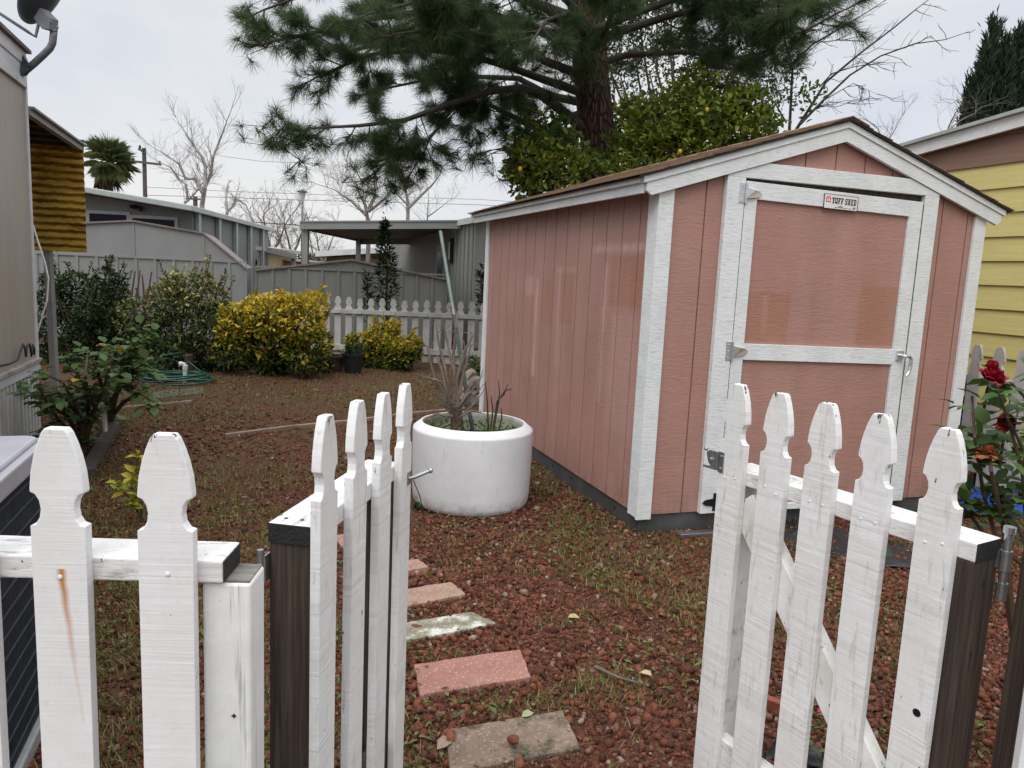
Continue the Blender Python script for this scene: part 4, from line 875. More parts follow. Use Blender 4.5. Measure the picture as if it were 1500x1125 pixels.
def lumps(box, Y, dep, n, rr=(.25, .5)):
    x0, y0, x1, y1 = box; A, B = aty(x0, y1, Y), aty(x1, y0, Y); w_, h_ = B.x-A.x, B.z-A.z; out = []
    for _ in range(n):
        r_ = R.uniform(*rr)*min(w_, h_); u = R.uniform(0, 1); v = R.uniform(0, 1)
        out.append((A.x+r_+(w_-2*r_)*u, Y+R.uniform(-.5, .5)*dep, A.z+r_*.9+(h_-1.8*r_)*v, r_))
    return out, A, B
def LX(Y, dep, L): return [(*(aty(x, y, Y+R.uniform(-.5, .5)*dep))[:], r_*Y/F) for x, y, r_ in L]
def bush(name, label, cat, box, Y, dep, n, L_, lf, nl=9, rr=(.25, .45), bias=.0, group=None, ybias=0.0, stems=6, shape='leaf', wr=(.38, .55), extra=None, up=.3, cont=(2, 2.2), sprigs=0, spl=(.15, .32)):
    lp, A, B = lumps(box, Y, dep, nl, rr); lp = (extra or [])+lp
    base = Vector(((A.x+B.x)/2, Y, 0)); t = thing(name, label, cat, base, 0, group)
    w8 = np.array([l[3]**2 for l in lp]); ch = NR.choice(len(lp), n, p=w8/w8.sum()); C = np.array([l[:3] for l in lp])[ch]; rad_ = np.array([l[3] for l in lp])[ch]
    dd = rdir(n); rr_ = np.minimum(1.08, 1-np.abs(NR.normal(0, .22, n))); p = C+dd*(rad_*rr_)[:, None]; p[:, 2] = np.maximum(p[:, 2], .02)
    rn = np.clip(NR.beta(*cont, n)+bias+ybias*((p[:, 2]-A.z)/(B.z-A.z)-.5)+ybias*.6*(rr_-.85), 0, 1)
    if sprigs:
        k_ = 16; o_ = 0; sm = MB()
        for _ in range(sprigs):
            l = R.choice(lp); a = R.uniform(0, 6.28); e_ = R.uniform(.15, 1.3); s0 = Vector(l[:3])+Vector((math.cos(a)*math.cos(e_), math.sin(a)*math.cos(e_), math.sin(e_)))*l[3]*.75
            sd0 = Vector((math.cos(a)*.45, math.sin(a)*.45, 1)).normalized(); sL = R.uniform(*spl); sm.tube([base+Vector((R.uniform(-.1, .1), R.uniform(-.08, .08), 0)), Vector(l[:3]), s0, s0+sd0*sL], [.008, .007, .005, .002], 4); rb0 = R.random()
            for q_ in range(k_):
                p[o_] = (s0+sd0*sL*(q_/(k_-1)))[:]; dd[o_] = unit(np.array([[math.cos(q_*2.4), math.sin(q_*2.4), .5]]))[0]; rr_[o_] = 1.05; rn[o_] = min(1, max(0, rb0*.5+NR.beta(2, 2)*.5+bias+ybias*.35)); o_ += 1
        sm.build('sprigs', M['stem'], t, world=True)
    d = unit(dd*.7+rdir(n)*.8+np.array([[0, 0, up]])); nn = unit(rdir(n)*.7+np.array([[0, 0, .8]])+dd*.5)
    Ls = NR.uniform(L_*.6, L_*1.2, n)
    leaves('leaves', lf, t, p, d, nn, Ls, Ls*NR.uniform(*wr, n), rn, shape=shape)
    m = MB()
    for k in range(stems):
        l = lp[k % len(lp)]; b = base+Vector((R.uniform(-.12, .12), R.uniform(-.1, .1), 0)); q_ = Vector(l[:3])+Vector((R.uniform(-.1, .1), R.uniform(-.1, .1), l[3]*.6))
        m.tube(spath(b, q_, 5, .025), [.016, .013, .010, .007, .003], 6)
    if stems: m.build('stems', M['stem'], t, world=True)
    return t
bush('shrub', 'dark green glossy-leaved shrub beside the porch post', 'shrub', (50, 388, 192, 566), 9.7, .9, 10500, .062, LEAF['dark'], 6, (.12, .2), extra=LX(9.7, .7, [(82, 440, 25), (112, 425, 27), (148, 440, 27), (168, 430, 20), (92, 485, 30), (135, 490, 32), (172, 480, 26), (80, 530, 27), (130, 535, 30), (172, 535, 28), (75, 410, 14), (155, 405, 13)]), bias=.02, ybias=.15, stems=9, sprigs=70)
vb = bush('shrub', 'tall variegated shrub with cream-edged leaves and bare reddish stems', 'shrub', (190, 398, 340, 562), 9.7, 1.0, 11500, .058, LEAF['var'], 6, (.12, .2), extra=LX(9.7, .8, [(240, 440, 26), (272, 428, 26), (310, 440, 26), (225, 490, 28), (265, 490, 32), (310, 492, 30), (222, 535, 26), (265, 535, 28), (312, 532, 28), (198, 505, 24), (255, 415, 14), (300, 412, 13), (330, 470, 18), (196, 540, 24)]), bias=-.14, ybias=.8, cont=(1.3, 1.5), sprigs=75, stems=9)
m = MB()
for P in ([(194, 470), (193, 430), (198, 397)], [(195, 470), (201, 430), (205, 396)], [(208, 465), (218, 425), (222, 398)], [(212, 460), (210, 420), (208, 402)], [(205, 478), (222, 450), (230, 430)]):
    Q = [aty(x, y, 9.35) for x, y in P]; m.tube([Vector((Q[0].x, 9.5, .02))]+Q, [.017, .015, .012, .008], 6)
m.build('bare_stems', simple('reddish_stem', (.10, .045, .035), .3, 12, .8, .4), vb, world=True)
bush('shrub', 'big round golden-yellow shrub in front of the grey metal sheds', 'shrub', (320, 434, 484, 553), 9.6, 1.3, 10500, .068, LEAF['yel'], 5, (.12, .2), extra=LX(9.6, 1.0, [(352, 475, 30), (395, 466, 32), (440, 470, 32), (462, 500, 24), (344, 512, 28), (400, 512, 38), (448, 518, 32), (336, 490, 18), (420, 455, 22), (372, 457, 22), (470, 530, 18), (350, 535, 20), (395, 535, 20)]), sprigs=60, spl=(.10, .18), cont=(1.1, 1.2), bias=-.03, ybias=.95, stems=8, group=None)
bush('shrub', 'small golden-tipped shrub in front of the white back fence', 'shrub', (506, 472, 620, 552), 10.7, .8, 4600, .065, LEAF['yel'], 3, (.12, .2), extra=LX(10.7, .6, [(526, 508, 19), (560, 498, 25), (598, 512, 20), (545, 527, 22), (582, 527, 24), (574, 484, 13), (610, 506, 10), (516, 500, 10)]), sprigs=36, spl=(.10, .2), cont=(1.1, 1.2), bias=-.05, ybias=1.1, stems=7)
# low weeds and dark undergrowth
bush('ground_ivy', 'dark low ivy mound growing below the variegated shrub', 'plant', (190, 500, 300, 560), 9.2, .6, 1100, .05, LEAF['var'], 9, (.3, .5), bias=-.22, ybias=.1, stems=0)
bush('ivy', 'small dark ivy clinging at the left foot of the white planter', 'plant', (606, 728, 632, 768), 4.28, .12, 130, .03, LEAF['dark'], 5, (.25, .45), bias=.1, stems=0)
bush('weeds', 'green weed clump by the back corner of the pink shed', 'weeds', (684, 520, 708, 560), 9.3, .4, 420, .05, LEAF['dark'], 6, (.3, .5), bias=.35, stems=0)
# tall evergreen sapling behind the fence
def sapling(name, label, spine, Y, wpx, n, L_, lf, wfun, bias=0):
    P = [aty(x, y, Y) for x, y in spine]; t = thing(name, label, 'tree', (P[0].x, Y, 0))
    MB().tube([Vector((P[0].x, Y, -.05))]+P, [.025]+[.02*(1-i/len(P)) +.004 for i in range(len(P))], 6).build('trunk', M['stem'], t, world=True)
    u = NR.random(n)**.9*(len(P)-1-1e-6); i = u.astype(int); f = (u-i)[:, None]; PA = np.array([p[:] for p in P]); c = PA[i]*(1-f)+PA[i+1]*f
    rr_ = wfun(u/(len(P)-1))*wpx/F*Y*np.sqrt(NR.random(n))*(.75+.5*np.sin(u*9)**2); a = NR.uniform(0, 6.28, n); p = c+np.c_[np.cos(a)*rr_, np.sin(a)*rr_, NR.normal(0, .05, n)]
    d = unit(np.c_[np.cos(a), np.sin(a), NR.uniform(.1, 1.2, n)]+rdir(n)*.4)
    leaves('leaves', lf, t, p, d, rdir(n)*.6+np.array([[0, 0, 1]]), NR.uniform(L_*.6, L_*1.2, n), NR.uniform(L_*.25, L_*.45, n), np.clip(NR.beta(2, 3, n)+bias, 0, 1)); return t
sapling('sapling', 'tall slim evergreen sapling rising in front of the far carport', [(566, 470), (566, 430), (567, 395), (564, 360), (563, 327)], 12.0, 17, 1300, .085, LEAF['dark'], lambda t: np.where(t < .25, .7+t, np.where(t < .7, 1.0-(t-.25)*.8, (1-t)*1.6+.12)), .12)
sapling('sapling', 'short slim evergreen sapling left of the taller one', [(539, 465), (540, 445), (538, 425), (537, 405)], 12.0, 8, 260, .08, LEAF['dark'], lambda t: 1.1-t*.8, .10)
sapling('sapling', 'dark shrub branch peeking past the rear corner of the pink shed', [(708, 470), (707, 440), (705, 415), (704, 395)], 12.0, 7, 150, .10, LEAF['dark'], lambda t: 1.0-t*.5, .05)

# rose bush on the left
reseed(21)
rb = thing('rose_bush', 'leafy green rose bush without flowers beside the white mobile home skirting', 'rose bush', (-3.05, 5.2, 0))
m = MB(); tips = []
YB = 4.9
for P in ([(118, 655), (122, 620), (108, 590), (92, 560), (70, 550)], [(120, 655), (133, 610), (150, 575), (160, 540), (165, 512)], [(122, 655), (140, 600), (120, 560), (103, 530)], [(160, 620), (163, 585), (185, 560), (205, 535), (225, 545)], [(162, 620), (168, 580), (190, 530), (200, 505), (215, 490)], [(121, 655), (100, 610), (70, 590), (55, 565)], [(163, 615), (150, 570), (140, 530), (145, 505)], [(122, 650), (110, 600), (85, 575), (60, 582)], [(160, 615), (180, 590), (205, 575), (228, 590)], [(124, 650), (130, 600), (125, 550), (128, 520)], [(122, 652), (90, 620), (75, 600), (80, 580)], [(161, 615), (172, 575), (178, 545), (182, 515)]):
    Q = [aty(x, y, YB+R.uniform(-.3, .3)) for x, y in P]; Q[0] = atz(P[0][0], P[0][1]); Q[1] = aty(P[1][0], P[1][1], 5.25)
    m.tube(Q, [.020, .015, .010, .007, .004][:len(Q)], 7)
    for k in range(1, len(Q)):
        for _ in range(5 if k > 1 else 2): tips.append((Q[k-1].lerp(Q[k], R.random()), (Q[k]-Q[k-1]).normalized()))
for _ in range(36):
    p, d_ = R.choice(tips); e_ = p+Vector((R.uniform(-.14, .14), R.uniform(-.2, .2), R.uniform(-.08, .08))); m.tube([p, p.lerp(e_, .5)+Vector((0, 0, .02)), e_], [.005, .004, .002], 5); tips.append((e_, (e_-p).normalized()))
m.build('stems', M['rosestem'], rb, world=True)
def roseleaves(parent, tips, n, L_, lf, bias=0):
    PP, DD, NN, LL = [], [], [], []
    for _ in range(n):
        p, d_ = R.choice(tips); d_ = (d_*.5+Vector((R.uniform(-1, 1), R.uniform(-1, 1), R.uniform(-.35, .6)))).normalized(); nn_ = Vector((R.uniform(-.4, .4), R.uniform(-.4, .4), 1)); sdv = d_.cross(nn_).normalized(); s_ = R.uniform(.7, 1.15)*L_; r0 = p+d_*s_*.3
        for a, dv, k in ((1.6, d_, 1.1), (.9, d_*.35+sdv, .95), (.9, d_*.35-sdv, .95), (.25, d_*.3+sdv, .75), (.25, d_*.3-sdv, .75)):
            PP.append(r0+d_*(s_*a*.62)); DD.append(dv.normalized()+Vector((0, 0, R.uniform(-.3, .1)))); NN.append(nn_+Vector((R.uniform(-.3, .3), R.uniform(-.3, .3), 0))); LL.append(s_*k)
    LL = np.array(LL); n = len(LL)
    leaves('leaves', lf, parent, np.array([v[:] for v in PP]), np.array([v[:] for v in DD]), np.array([v[:] for v in NN]), LL, LL*NR.uniform(.6, .78, n), np.clip(NR.beta(2.2, 2.4, n)*.9+bias+np.where(NR.random(n) < .03, .5, 0), 0, 1), fold=.12)
roseleaves(rb, tips, 260, .072, LEAF['rose'])

# red rose on the right, behind the gate hinge
reseed(33)
rr2 = thing('rose_bush', 'rose bush with dark red blooms by the right gate hinge', 'rose bush', (1.38, 1.95, 0)); YR = 1.95
m = MB(); tips = []
for P in ([(1545, 1000), (1462, 800), (1440, 720), (1428, 640), (1424, 580)], [(1540, 1000), (1470, 770), (1452, 690), (1448, 650), (1446, 662)], [(1555, 1000), (1505, 780), (1498, 690), (1478, 620), (1458, 560)], [(1560, 1000), (1522, 780), (1508, 680), (1490, 640), (1480, 620)], [(1565, 1000), (1530, 760), (1530, 640), (1500, 580), (1480, 560)], [(1570, 1000), (1540, 800), (1545, 700), (1525, 600), (1515, 540)], [(1550, 1000), (1500, 830), (1440, 780), (1425, 760), (1412, 745)], [(1560, 1000), (1515, 820), (1490, 770), (1465, 745), (1440, 740)]):
    Q = [aty(x, y, YR+R.uniform(-.06, .08)) for x, y in P]; Q[0].z = 0; m.tube(Q, [.008, .006, .005, .004, .003], 7)
    for k in range(2, len(Q)):
        for _ in range(4): tips.append((Q[k-1].lerp(Q[k], R.random()), (Q[k]-Q[k-1]).normalized()))
m.build('stems', M['rosestem'], rr2, world=True)
tips = [t for t in tips if t[0].x > aty(1425, 600, YR).x]
roseleaves(rr2, tips+[(aty(x, y, YR+.05), Vector((0, 0, 1))) for x, y in ((1490, 600), (1495, 640), (1490, 680), (1478, 740), (1460, 765), (1492, 580), (1440, 765), (1420, 765), (1440, 740), (1480, 770), (1500, 720))]*3, 78, .052, LEAF['rose'], -.12)
def petalmat(name, a, b): 
    t = NT(name); at = t.n.new('ShaderNodeAttribute'); at.attribute_name = 'rnd'; v = t.coords()
    c = t.mix(t.ramp(t.noise(v, 60, 4), [(.35, (0,)*3), (.7, (.6,)*3)]), t.ramp(at.outputs['Fac'], [(0, a), (1, b)]), tuple(x*.5 for x in a)); return t.done(c, .5, t.bump(t.noise(v, 120, 3), .3, .002), 0, .3)
def bloom(c, r_, n, mat, tilt, openness, nm='bloom', parent=None):
    V, Fc, rn = [], [], []
    for k in range(n):
        t = k/n; an = k*2.4; rad_ = r_*(.12+.80*t); up_ = math.cos(t*1.35*openness); w_ = r_*(.40+.45*t); h_ = r_*(.75+.25*t); G_ = 5; base = len(V)
        ax_ = Vector((math.cos(an), math.sin(an), 0)); sd_ = Vector((-math.sin(an), math.cos(an), 0))
        for i in range(G_+1):
            s = i/G_
            for j_ in range(G_+1):
                q_ = (j_/G_-.5)*2; ww = w_*math.sin(math.pi*(.18+.72*s))*.75; bow = rad_*.35*(1-q_*q_)
                P = ax_*(rad_*(.35+.75*s*openness)-rad_*.45*q_*q_*(1-s*.4))+sd_*(ww*q_)+Vector((0, 0, h_*(s*up_*1.0)-r_*.35+(-.22*r_*max(0, s-.75)*4*t*openness)+.05*r_*math.sin(q_*5+k)))
                V.append(P); rn.append(min(1, max(0, .35+.5*s*t+R.uniform(-.2, .2))))
        Fc += [(base+i*(G_+1)+j_, base+i*(G_+1)+j_+1, base+(i+1)*(G_+1)+j_+1, base+(i+1)*(G_+1)+j_) for i in range(G_) for j_ in range(G_)]
    Mx = Matrix.Translation(c) @ Matrix.Rotation(tilt[0], 4, 'X') @ Matrix.Rotation(tilt[1], 4, 'Y')
    return npmesh(nm, np.array([(Mx @ v)[:] for v in V]), np.array(Fc), mat, parent, np.array(rn), smooth=True)
RED = petalmat('red_petal', (.20, .003, .010), (.42, .008, .028)); setp(bloom(aty(1456, 549, 1.93), .046, 17, RED, (.45, .1), 1.0, parent=rr2), 'fresh full red bloom')
bloom(aty(1453, 535, 1.94), .027, 9, RED, (.2, -.2), .55, 'petal_cluster', rr2)
setp(bloom(aty(1478, 617, 1.94), .036, 13, petalmat('dark_red_petal', (.12, .004, .008), (.26, .012, .018)), (1.0, .2), 1.15, parent=rr2), 'drooping dark red bloom')
setp(bloom(aty(1448, 659, 1.93), .036, 15, petalmat('withered_petal', (.20, .035, .012), (.40, .14, .05)), (.1, .2), 1.5, parent=rr2), 'withered orange-brown bloom')
setp(bloom(aty(1427, 656, 1.95), .018, 7, petalmat('fading_petal', (.28, .03, .008), (.42, .09, .03)), (.1, .1), 1.4, parent=rr2), 'withered orange-brown bloom')

# yellow weed by the left picket
reseed(44)
yw = thing('weed', 'bright yellow-green weed beside the second left picket', 'weed', atz(205, 765)); c = atz(205, 765)
m = MB(); P_, D_ = [], []
for P in ([(207, 765), (205, 730), (200, 690), (203, 668)], [(207, 765), (195, 735), (182, 722), (170, 710)], [(207, 765), (210, 720), (208, 695), (213, 680)], [(207, 765), (200, 740), (190, 715), (194, 700)]):
    Q = [aty(x, y, c.y) for x, y in P]; Q[0].z = 0; m.tube(Q, [.004, .003, .0025, .0015], 5)
    for q_ in Q[1:]:
        for _ in range(5): P_.append(q_+Vector((R.uniform(-.012, .012), R.uniform(-.02, .02), R.uniform(-.012, .012)))); D_.append(Vector((R.uniform(-1, 1), R.uniform(-1, .6), R.uniform(-.1, .9))))
m.build('stems', M['stem'], yw, world=True); n = len(P_)
leaves('leaves', LEAF['weed'], yw, np.array([p[:] for p in P_]), np.array([p[:] for p in D_]), rdir(n)*.5+np.array([[0, -.4, 1]]), NR.uniform(.05, .085, n), NR.uniform(.025, .042, n), NR.random(n))

# ---------------------------------------------------------------- small things in the yard
M['pvc'] = simple('white_pvc', (.68, .68, .66), .12, 12, .4, .05)
pv = thing('standpipe', 'white PVC standpipe with elbow and tap in front of the bushes', 'pipe', atz(271, 560)); yb = atz(271, 560).y
m = MB(); m.tube([Vector((aty(271, 560, yb).x, yb, -.02)), aty(271, 545, yb), aty(272, 537, yb), aty(269, 533, yb), aty(264, 533, yb)], .022, 10); m.tube([aty(271, 541, yb), aty(271.5, 535, yb)], .028, 10); m.tube([aty(267, 533, yb), aty(263, 533, yb)], .027, 10); m.build('pipe', M['pvc'], pv, world=True)
m = MB(); m.tube([aty(264, 533, yb), aty(263, 537, yb)], .014, 8); m.box(0, 0, 0, 0, 0, 0); m.build('outlet', M['zinc'], pv, world=True)
hs = thing('garden_hose', 'coiled green garden hose on the ground around the standpipe', 'hose', atz(258, 563)); hc = atz(258, 559)
m = MB(); P = []
for k in range(420):
    a = k*.15; r_ = .30+.06*math.sin(k*.041)+.03*math.sin(k*.23); P.append(hc+Vector((r_*1.05*math.cos(a)+.05*math.sin(k*.05), r_*.8*math.sin(a), .02+.06*k/420+.02*math.sin(a*1.0+k*.02))))
m.tube(P, .0095, 6); m.tube([hc+Vector((.3, 0, .12)), hc+Vector((.1, .1, .22)), aty(264, 537, yb)], .0095, 6); m.tube([hc+Vector((-.3, -.1, .06)), hc+Vector((-.2, .1, .28)), hc+Vector((-.05, .28, .30))], .0095, 6)
m.build('coil', simple('green_hose', (.012, .085, .062), .25, 20, .4, .1), hs, world=True, smooth=True)
wpost = thing('wood_stump', 'dark weathered wooden post stub behind the standpipe', 'post', atz(277, 556)); c = atz(277, 554)
MB().lathe([(.0, -.05), (.055, -.05), (.05, .12), (.048, .27), (.04, .285), (0, .28)], 12, c).build('stub', M['dark'], wpost, world=True)
sk_ = thing('plastic_stake', 'short white plastic pipe stake under the rose bush', 'stake', atz(155, 642)); c = atz(155, 642)
MB().tube([c+Vector((0, 0, -.02)), aty(152, 590, c.y)], .016, 10).build('pipe', M['pvc'], sk_, world=True)
def board(label, pts, mat, w_=.04, h_=.03, nm='edging_board', cat='edging'):
    P = [atz(*p) for p in pts]; t = thing(nm, label, cat, P[0]); m = MB(); 
    for a, b in zip(P, P[1:]): m.beam(a+Vector((0, 0, h_/2-.004)), b+Vector((0, 0, h_/2-.004)), w_, h_)
    m.build('plank', mat, t, world=True, bevel=.004)
M['edge'] = simple('weathered_edging', (.23, .165, .125), .35, 12, .9, .6, 50, (1, .4, 1)); M['timber'] = simple('old_landscape_timber', (.06, .045, .036), .4, 12, .9, .8, 40)
board('long pale edging board running behind the white planter', [(330, 641), (420, 629), (520, 619), (606, 608), (680, 601)], M['edge'], .045, .035)
board('short edging board below the coiled green hose', [(168, 600), (225, 596), (280, 590)], M['edge'], .045, .03)
board('dark landscape timber running from the rose bush towards the fence', [(168, 625), (150, 660), (127, 700)], M['timber'], .09, .06, 'landscape_timber', 'timber')
board('thin dark timber left of the larger landscape timber', [(124, 638), (112, 675), (100, 720)], M['timber'], .05, .04, 'landscape_timber', 'timber')
SL_ = pavermat('slab_mossy', (.07, .066, .05), (.12, .11, .085), (.15, .14, .12), ((.04, .045, .018), .5))
setp(paver('concrete_slab', '', [(222, 585), (262, 581), (262, 571), (226, 574)], SL_, zoff=-.012), 'mossy grey concrete slab left under the hose coil', 'paving slab', 'mossy slabs under the hose')
setp(paver('concrete_slab', '', [(264, 581), (300, 576), (297, 567), (264, 571)], SL_, zoff=-.012), 'mossy grey concrete slab right of its twin under the hose', 'paving slab', 'mossy slabs under the hose')
def pot(label, c, r_, h_, mat, tilt=0):
    t = thing('plant_pot', label, 'pot', c); MB().lathe([(0, 0), (r_*.75, 0), (r_*.95, h_*.86), (r_*1.06, h_*.87), (r_*1.06, h_), (r_*.93, h_), (r_*.9, h_*.85), (0, h_*.85)], 24, c).build('pot', mat, t, world=True, smooth=False); MB().lathe([(0, h_*.855), (r_*.89, h_*.855), (0, h_*.87)], 20, c).build('soil', M['soil'], t, world=True); return t
M['blackpot'] = simple('black_plastic', (.016, .016, .02), .3, 10, .4, .1)
p1 = pot('black nursery pot with a small green plant by the golden shrub', atz(517, 547), .14, .27, M['blackpot'])
n = 160; c = p1.location; pp = np.array(c[:])+np.c_[NR.normal(0, .07, n), NR.normal(0, .07, n), NR.uniform(.24, .36, n)]; leaves('leaves', LEAF['dark'], p1, pp, rdir(n)+np.array([[0, 0, .8]]), rdir(n), NR.uniform(.05, .10, n), NR.uniform(.015, .03, n), np.clip(NR.random(n)*.4+.5, 0, 1))
pot('brown clay pot half hidden beside the round golden shrub', atz(489, 543), .16, .21, simple('brown_clay', (.065, .038, .030), .3, 10, .85, .4))
rk = thing('broken_concrete', 'pile of broken pale stones at the back corner of the pink shed', 'stones', atz(690, 575))
for px, py, r_ in ((690, 560, .10), (684, 580, .13), (697, 585, .14), (690, 548, .08)):
    m = MB(); p = aty(px, py, 7.9); jj = [1+R.uniform(-.3, .35) for _ in IV]; m.add([(p.x+v[0]*r_*j_*1.1, p.y+v[1]*r_*j_, p.z+v[2]*r_*j_*.9) for v, j_ in zip(IV, jj)], [tuple(q) for q in IF.tolist()]); m.build('stone', simple('pale_stone', (.26, .225, .19), .3, 9, .9, .6, 30), rk, world=True)
wr_ = thing('dark_hose', 'dark hose end curling by the rear corner of the pink shed', 'hose', atz(700, 600)); MB().tube([aty(x, y, 7.3) for x, y in ((680, 585), (688, 583), (697, 578), (706, 572))], .011, 6).build('hose', M['blackpot'], wr_, world=True)
# blue tarp and black sheeting: crumpled cloth
def crumple(name, label, cat, pts, mat, h_, n=26, fr=9, seed=0, base=0):
    P = [atz(*p) for p in pts]; c = sum(P, Vector())/4; t = thing(name, label, cat, c); V = []
    for i in range(n+1):
        for k in range(n+1):
            u, v = i/n, k/n; p = (P[0]*(1-u)+P[1]*u)*(1-v)+(P[3]*(1-u)+P[2]*u)*v
            e_ = min(1, 5*min(u, 1-u, v, 1-v)); z = base+.006+h_*e_*abs(mnoise.noise((p.x*fr+seed, p.y*fr, seed)))*1.6+h_*.25*abs(mnoise.noise((p.x*fr*3, p.y*fr*3, seed+3)))
            V.append((p.x+.05*mnoise.noise((p.x*6, p.y*6, seed+7)), p.y+.05*mnoise.noise((p.x*6, p.y*6, seed+9)), z))
    Fc = [(i*(n+1)+k, (i+1)*(n+1)+k, (i+1)*(n+1)+k+1, i*(n+1)+k+1) for i in range(n) for k in range(n)]
    o = MB().add(V, Fc).build('sheet', mat, t, world=True, fixn=False, smooth=True); md = o.modifiers.new('thick', 'SOLIDIFY'); md.thickness = .003; return t
M['tarp'] = simple('blue_tarp', (.004, .06, .40), .35, 12, .35, .3, 40); M['bsheet'] = simple('black_sheeting', (.016, .018, .021), .3, 8, .42, .4, 30)
crumple('tarp', 'crumpled bright blue tarp on the ground by the right fence', 'tarp', [(1395, 752), (1505, 762), (1500, 718), (1408, 712)], M['tarp'], .055, 34, 7, 2)
crumple('weed_barrier', 'black plastic weed barrier sheet spread in front of the shed door', 'plastic sheet', [(1130, 800), (1345, 838), (1335, 800), (1130, 750)], M['bsheet'], .04, 40, 5, 5)
crumple('plastic_bag', 'crumpled black plastic lying behind the foot of the right gate', 'plastic', [(1120, 1120), (1215, 1135), (1205, 1092), (1135, 1092)], M['bsheet'], .07, 22, 12, 8)
br = setp(paver('brick', '', [(1122, 1033), (1142, 1042), (1146, 1050), (1124, 1042)], simple('red_brick', (.24, .075, .045), .3, 20, .9, .5), zoff=.02), 'piece of red brick behind the right gate pickets', 'brick')
def fleaf(label, px, py, col, L_, an, nm='fallen_leaf', cat='leaf'):
    c = atz(px, py, .022); t = thing(nm, label, cat, c); d_ = Vector((math.cos(an), math.sin(an), .12)); V, Fc, _ = leafverts(np.array([c[:]]), np.array([d_[:]]), np.array([[.2, -.4, 1]]), np.array([L_]), np.array([L_*.5]), fold=.3, curl=.25)
    npmesh('blade', V, Fc, simple('leaf_'+nm+str(px), col, .2, 40, .6, .2), t)
fleaf('yellowish fallen leaf lying mid-path on red gravel', 832, 904, (.42, .36, .14), .05, .1)
fleaf('pale green fallen leaf between two stepping stones', 764, 1050, (.30, .36, .18), .05, .6)
fleaf('pale yellow fallen leaf right of the path near the gate', 955, 990, (.45, .36, .22), .05, 2.6)
fleaf('crimson rose petal on the gravel behind the right gate', 1198, 1043, (.55, .02, .10), .028, .8, 'petal', 'petal')
fleaf('long brown dead leaf beside the nearest stepping stone', 640, 1098, (.28, .20, .15), .075, 1.0)
fleaf('small tan fallen leaf near the shed corner', 1130, 870, (.42, .33, .2), .05, 2.0)
tw = thing('twig', 'dark fallen twig lying on the gravel right of the path', 'twig', atz(880, 980)); MB().tube([atz(872, 977, .02), atz(890, 985, .035), atz(905, 992, .03), atz(935, 1000, .015)], [.008, .005, .005, .003], 6).build('stick', M['bark'], tw, world=True)
lr = thing('lava_rock', 'single red lava rock resting on the mossy stepping stone', 'rock', atz(752, 1083)); MB().ball(atz(752, 1083, .038), .017, 1.1, .9, .8, 8, .35).build('rock', simple('red_lava', (.17, .05, .03), .3, 40, .9, .8, 120), lr, world=True)
# ---------------------------------------------------------------- the back of the yard and what lies beyond
fb = thing('picket_fence', 'weathered white picket fence along the back of the yard', 'fence', (-1.7, 11.45, 0))
FA, FB_ = Vector((-3.38, 11.57, 0)), Vector((.9, 11.24, 0)); fd = (FB_-FA).normalized(); fn_ = Vector((-fd.y, fd.x, 0)); fL = (FB_-FA).length; sp = .1705
i0 = (Vector((-2.69, 11.52, 0))-FA).dot(fd) % sp
for k in range(int((fL-i0)/sp)):
    s0 = i0+k*sp; c = FA+fd*s0; tp = .935+.012*math.sin(k*1.7)+.04*(s0/fL-.4)+R.uniform(-.008, .008)
    pts = gothic(.049, tp, -.08); c2 = FA+fd*s0
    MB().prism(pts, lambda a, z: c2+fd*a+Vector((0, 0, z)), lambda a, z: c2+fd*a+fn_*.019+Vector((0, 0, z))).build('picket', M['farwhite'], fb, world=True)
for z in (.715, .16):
    m = MB(); m.beam(FA-fn_*.021+Vector((0, 0, z)), FB_-fn_*.021+Vector((0, 0, z+.025)), .04, .085 if z < .5 else .065); m.build('rail', M['farwhite'], fb, world=True, bevel=.003)

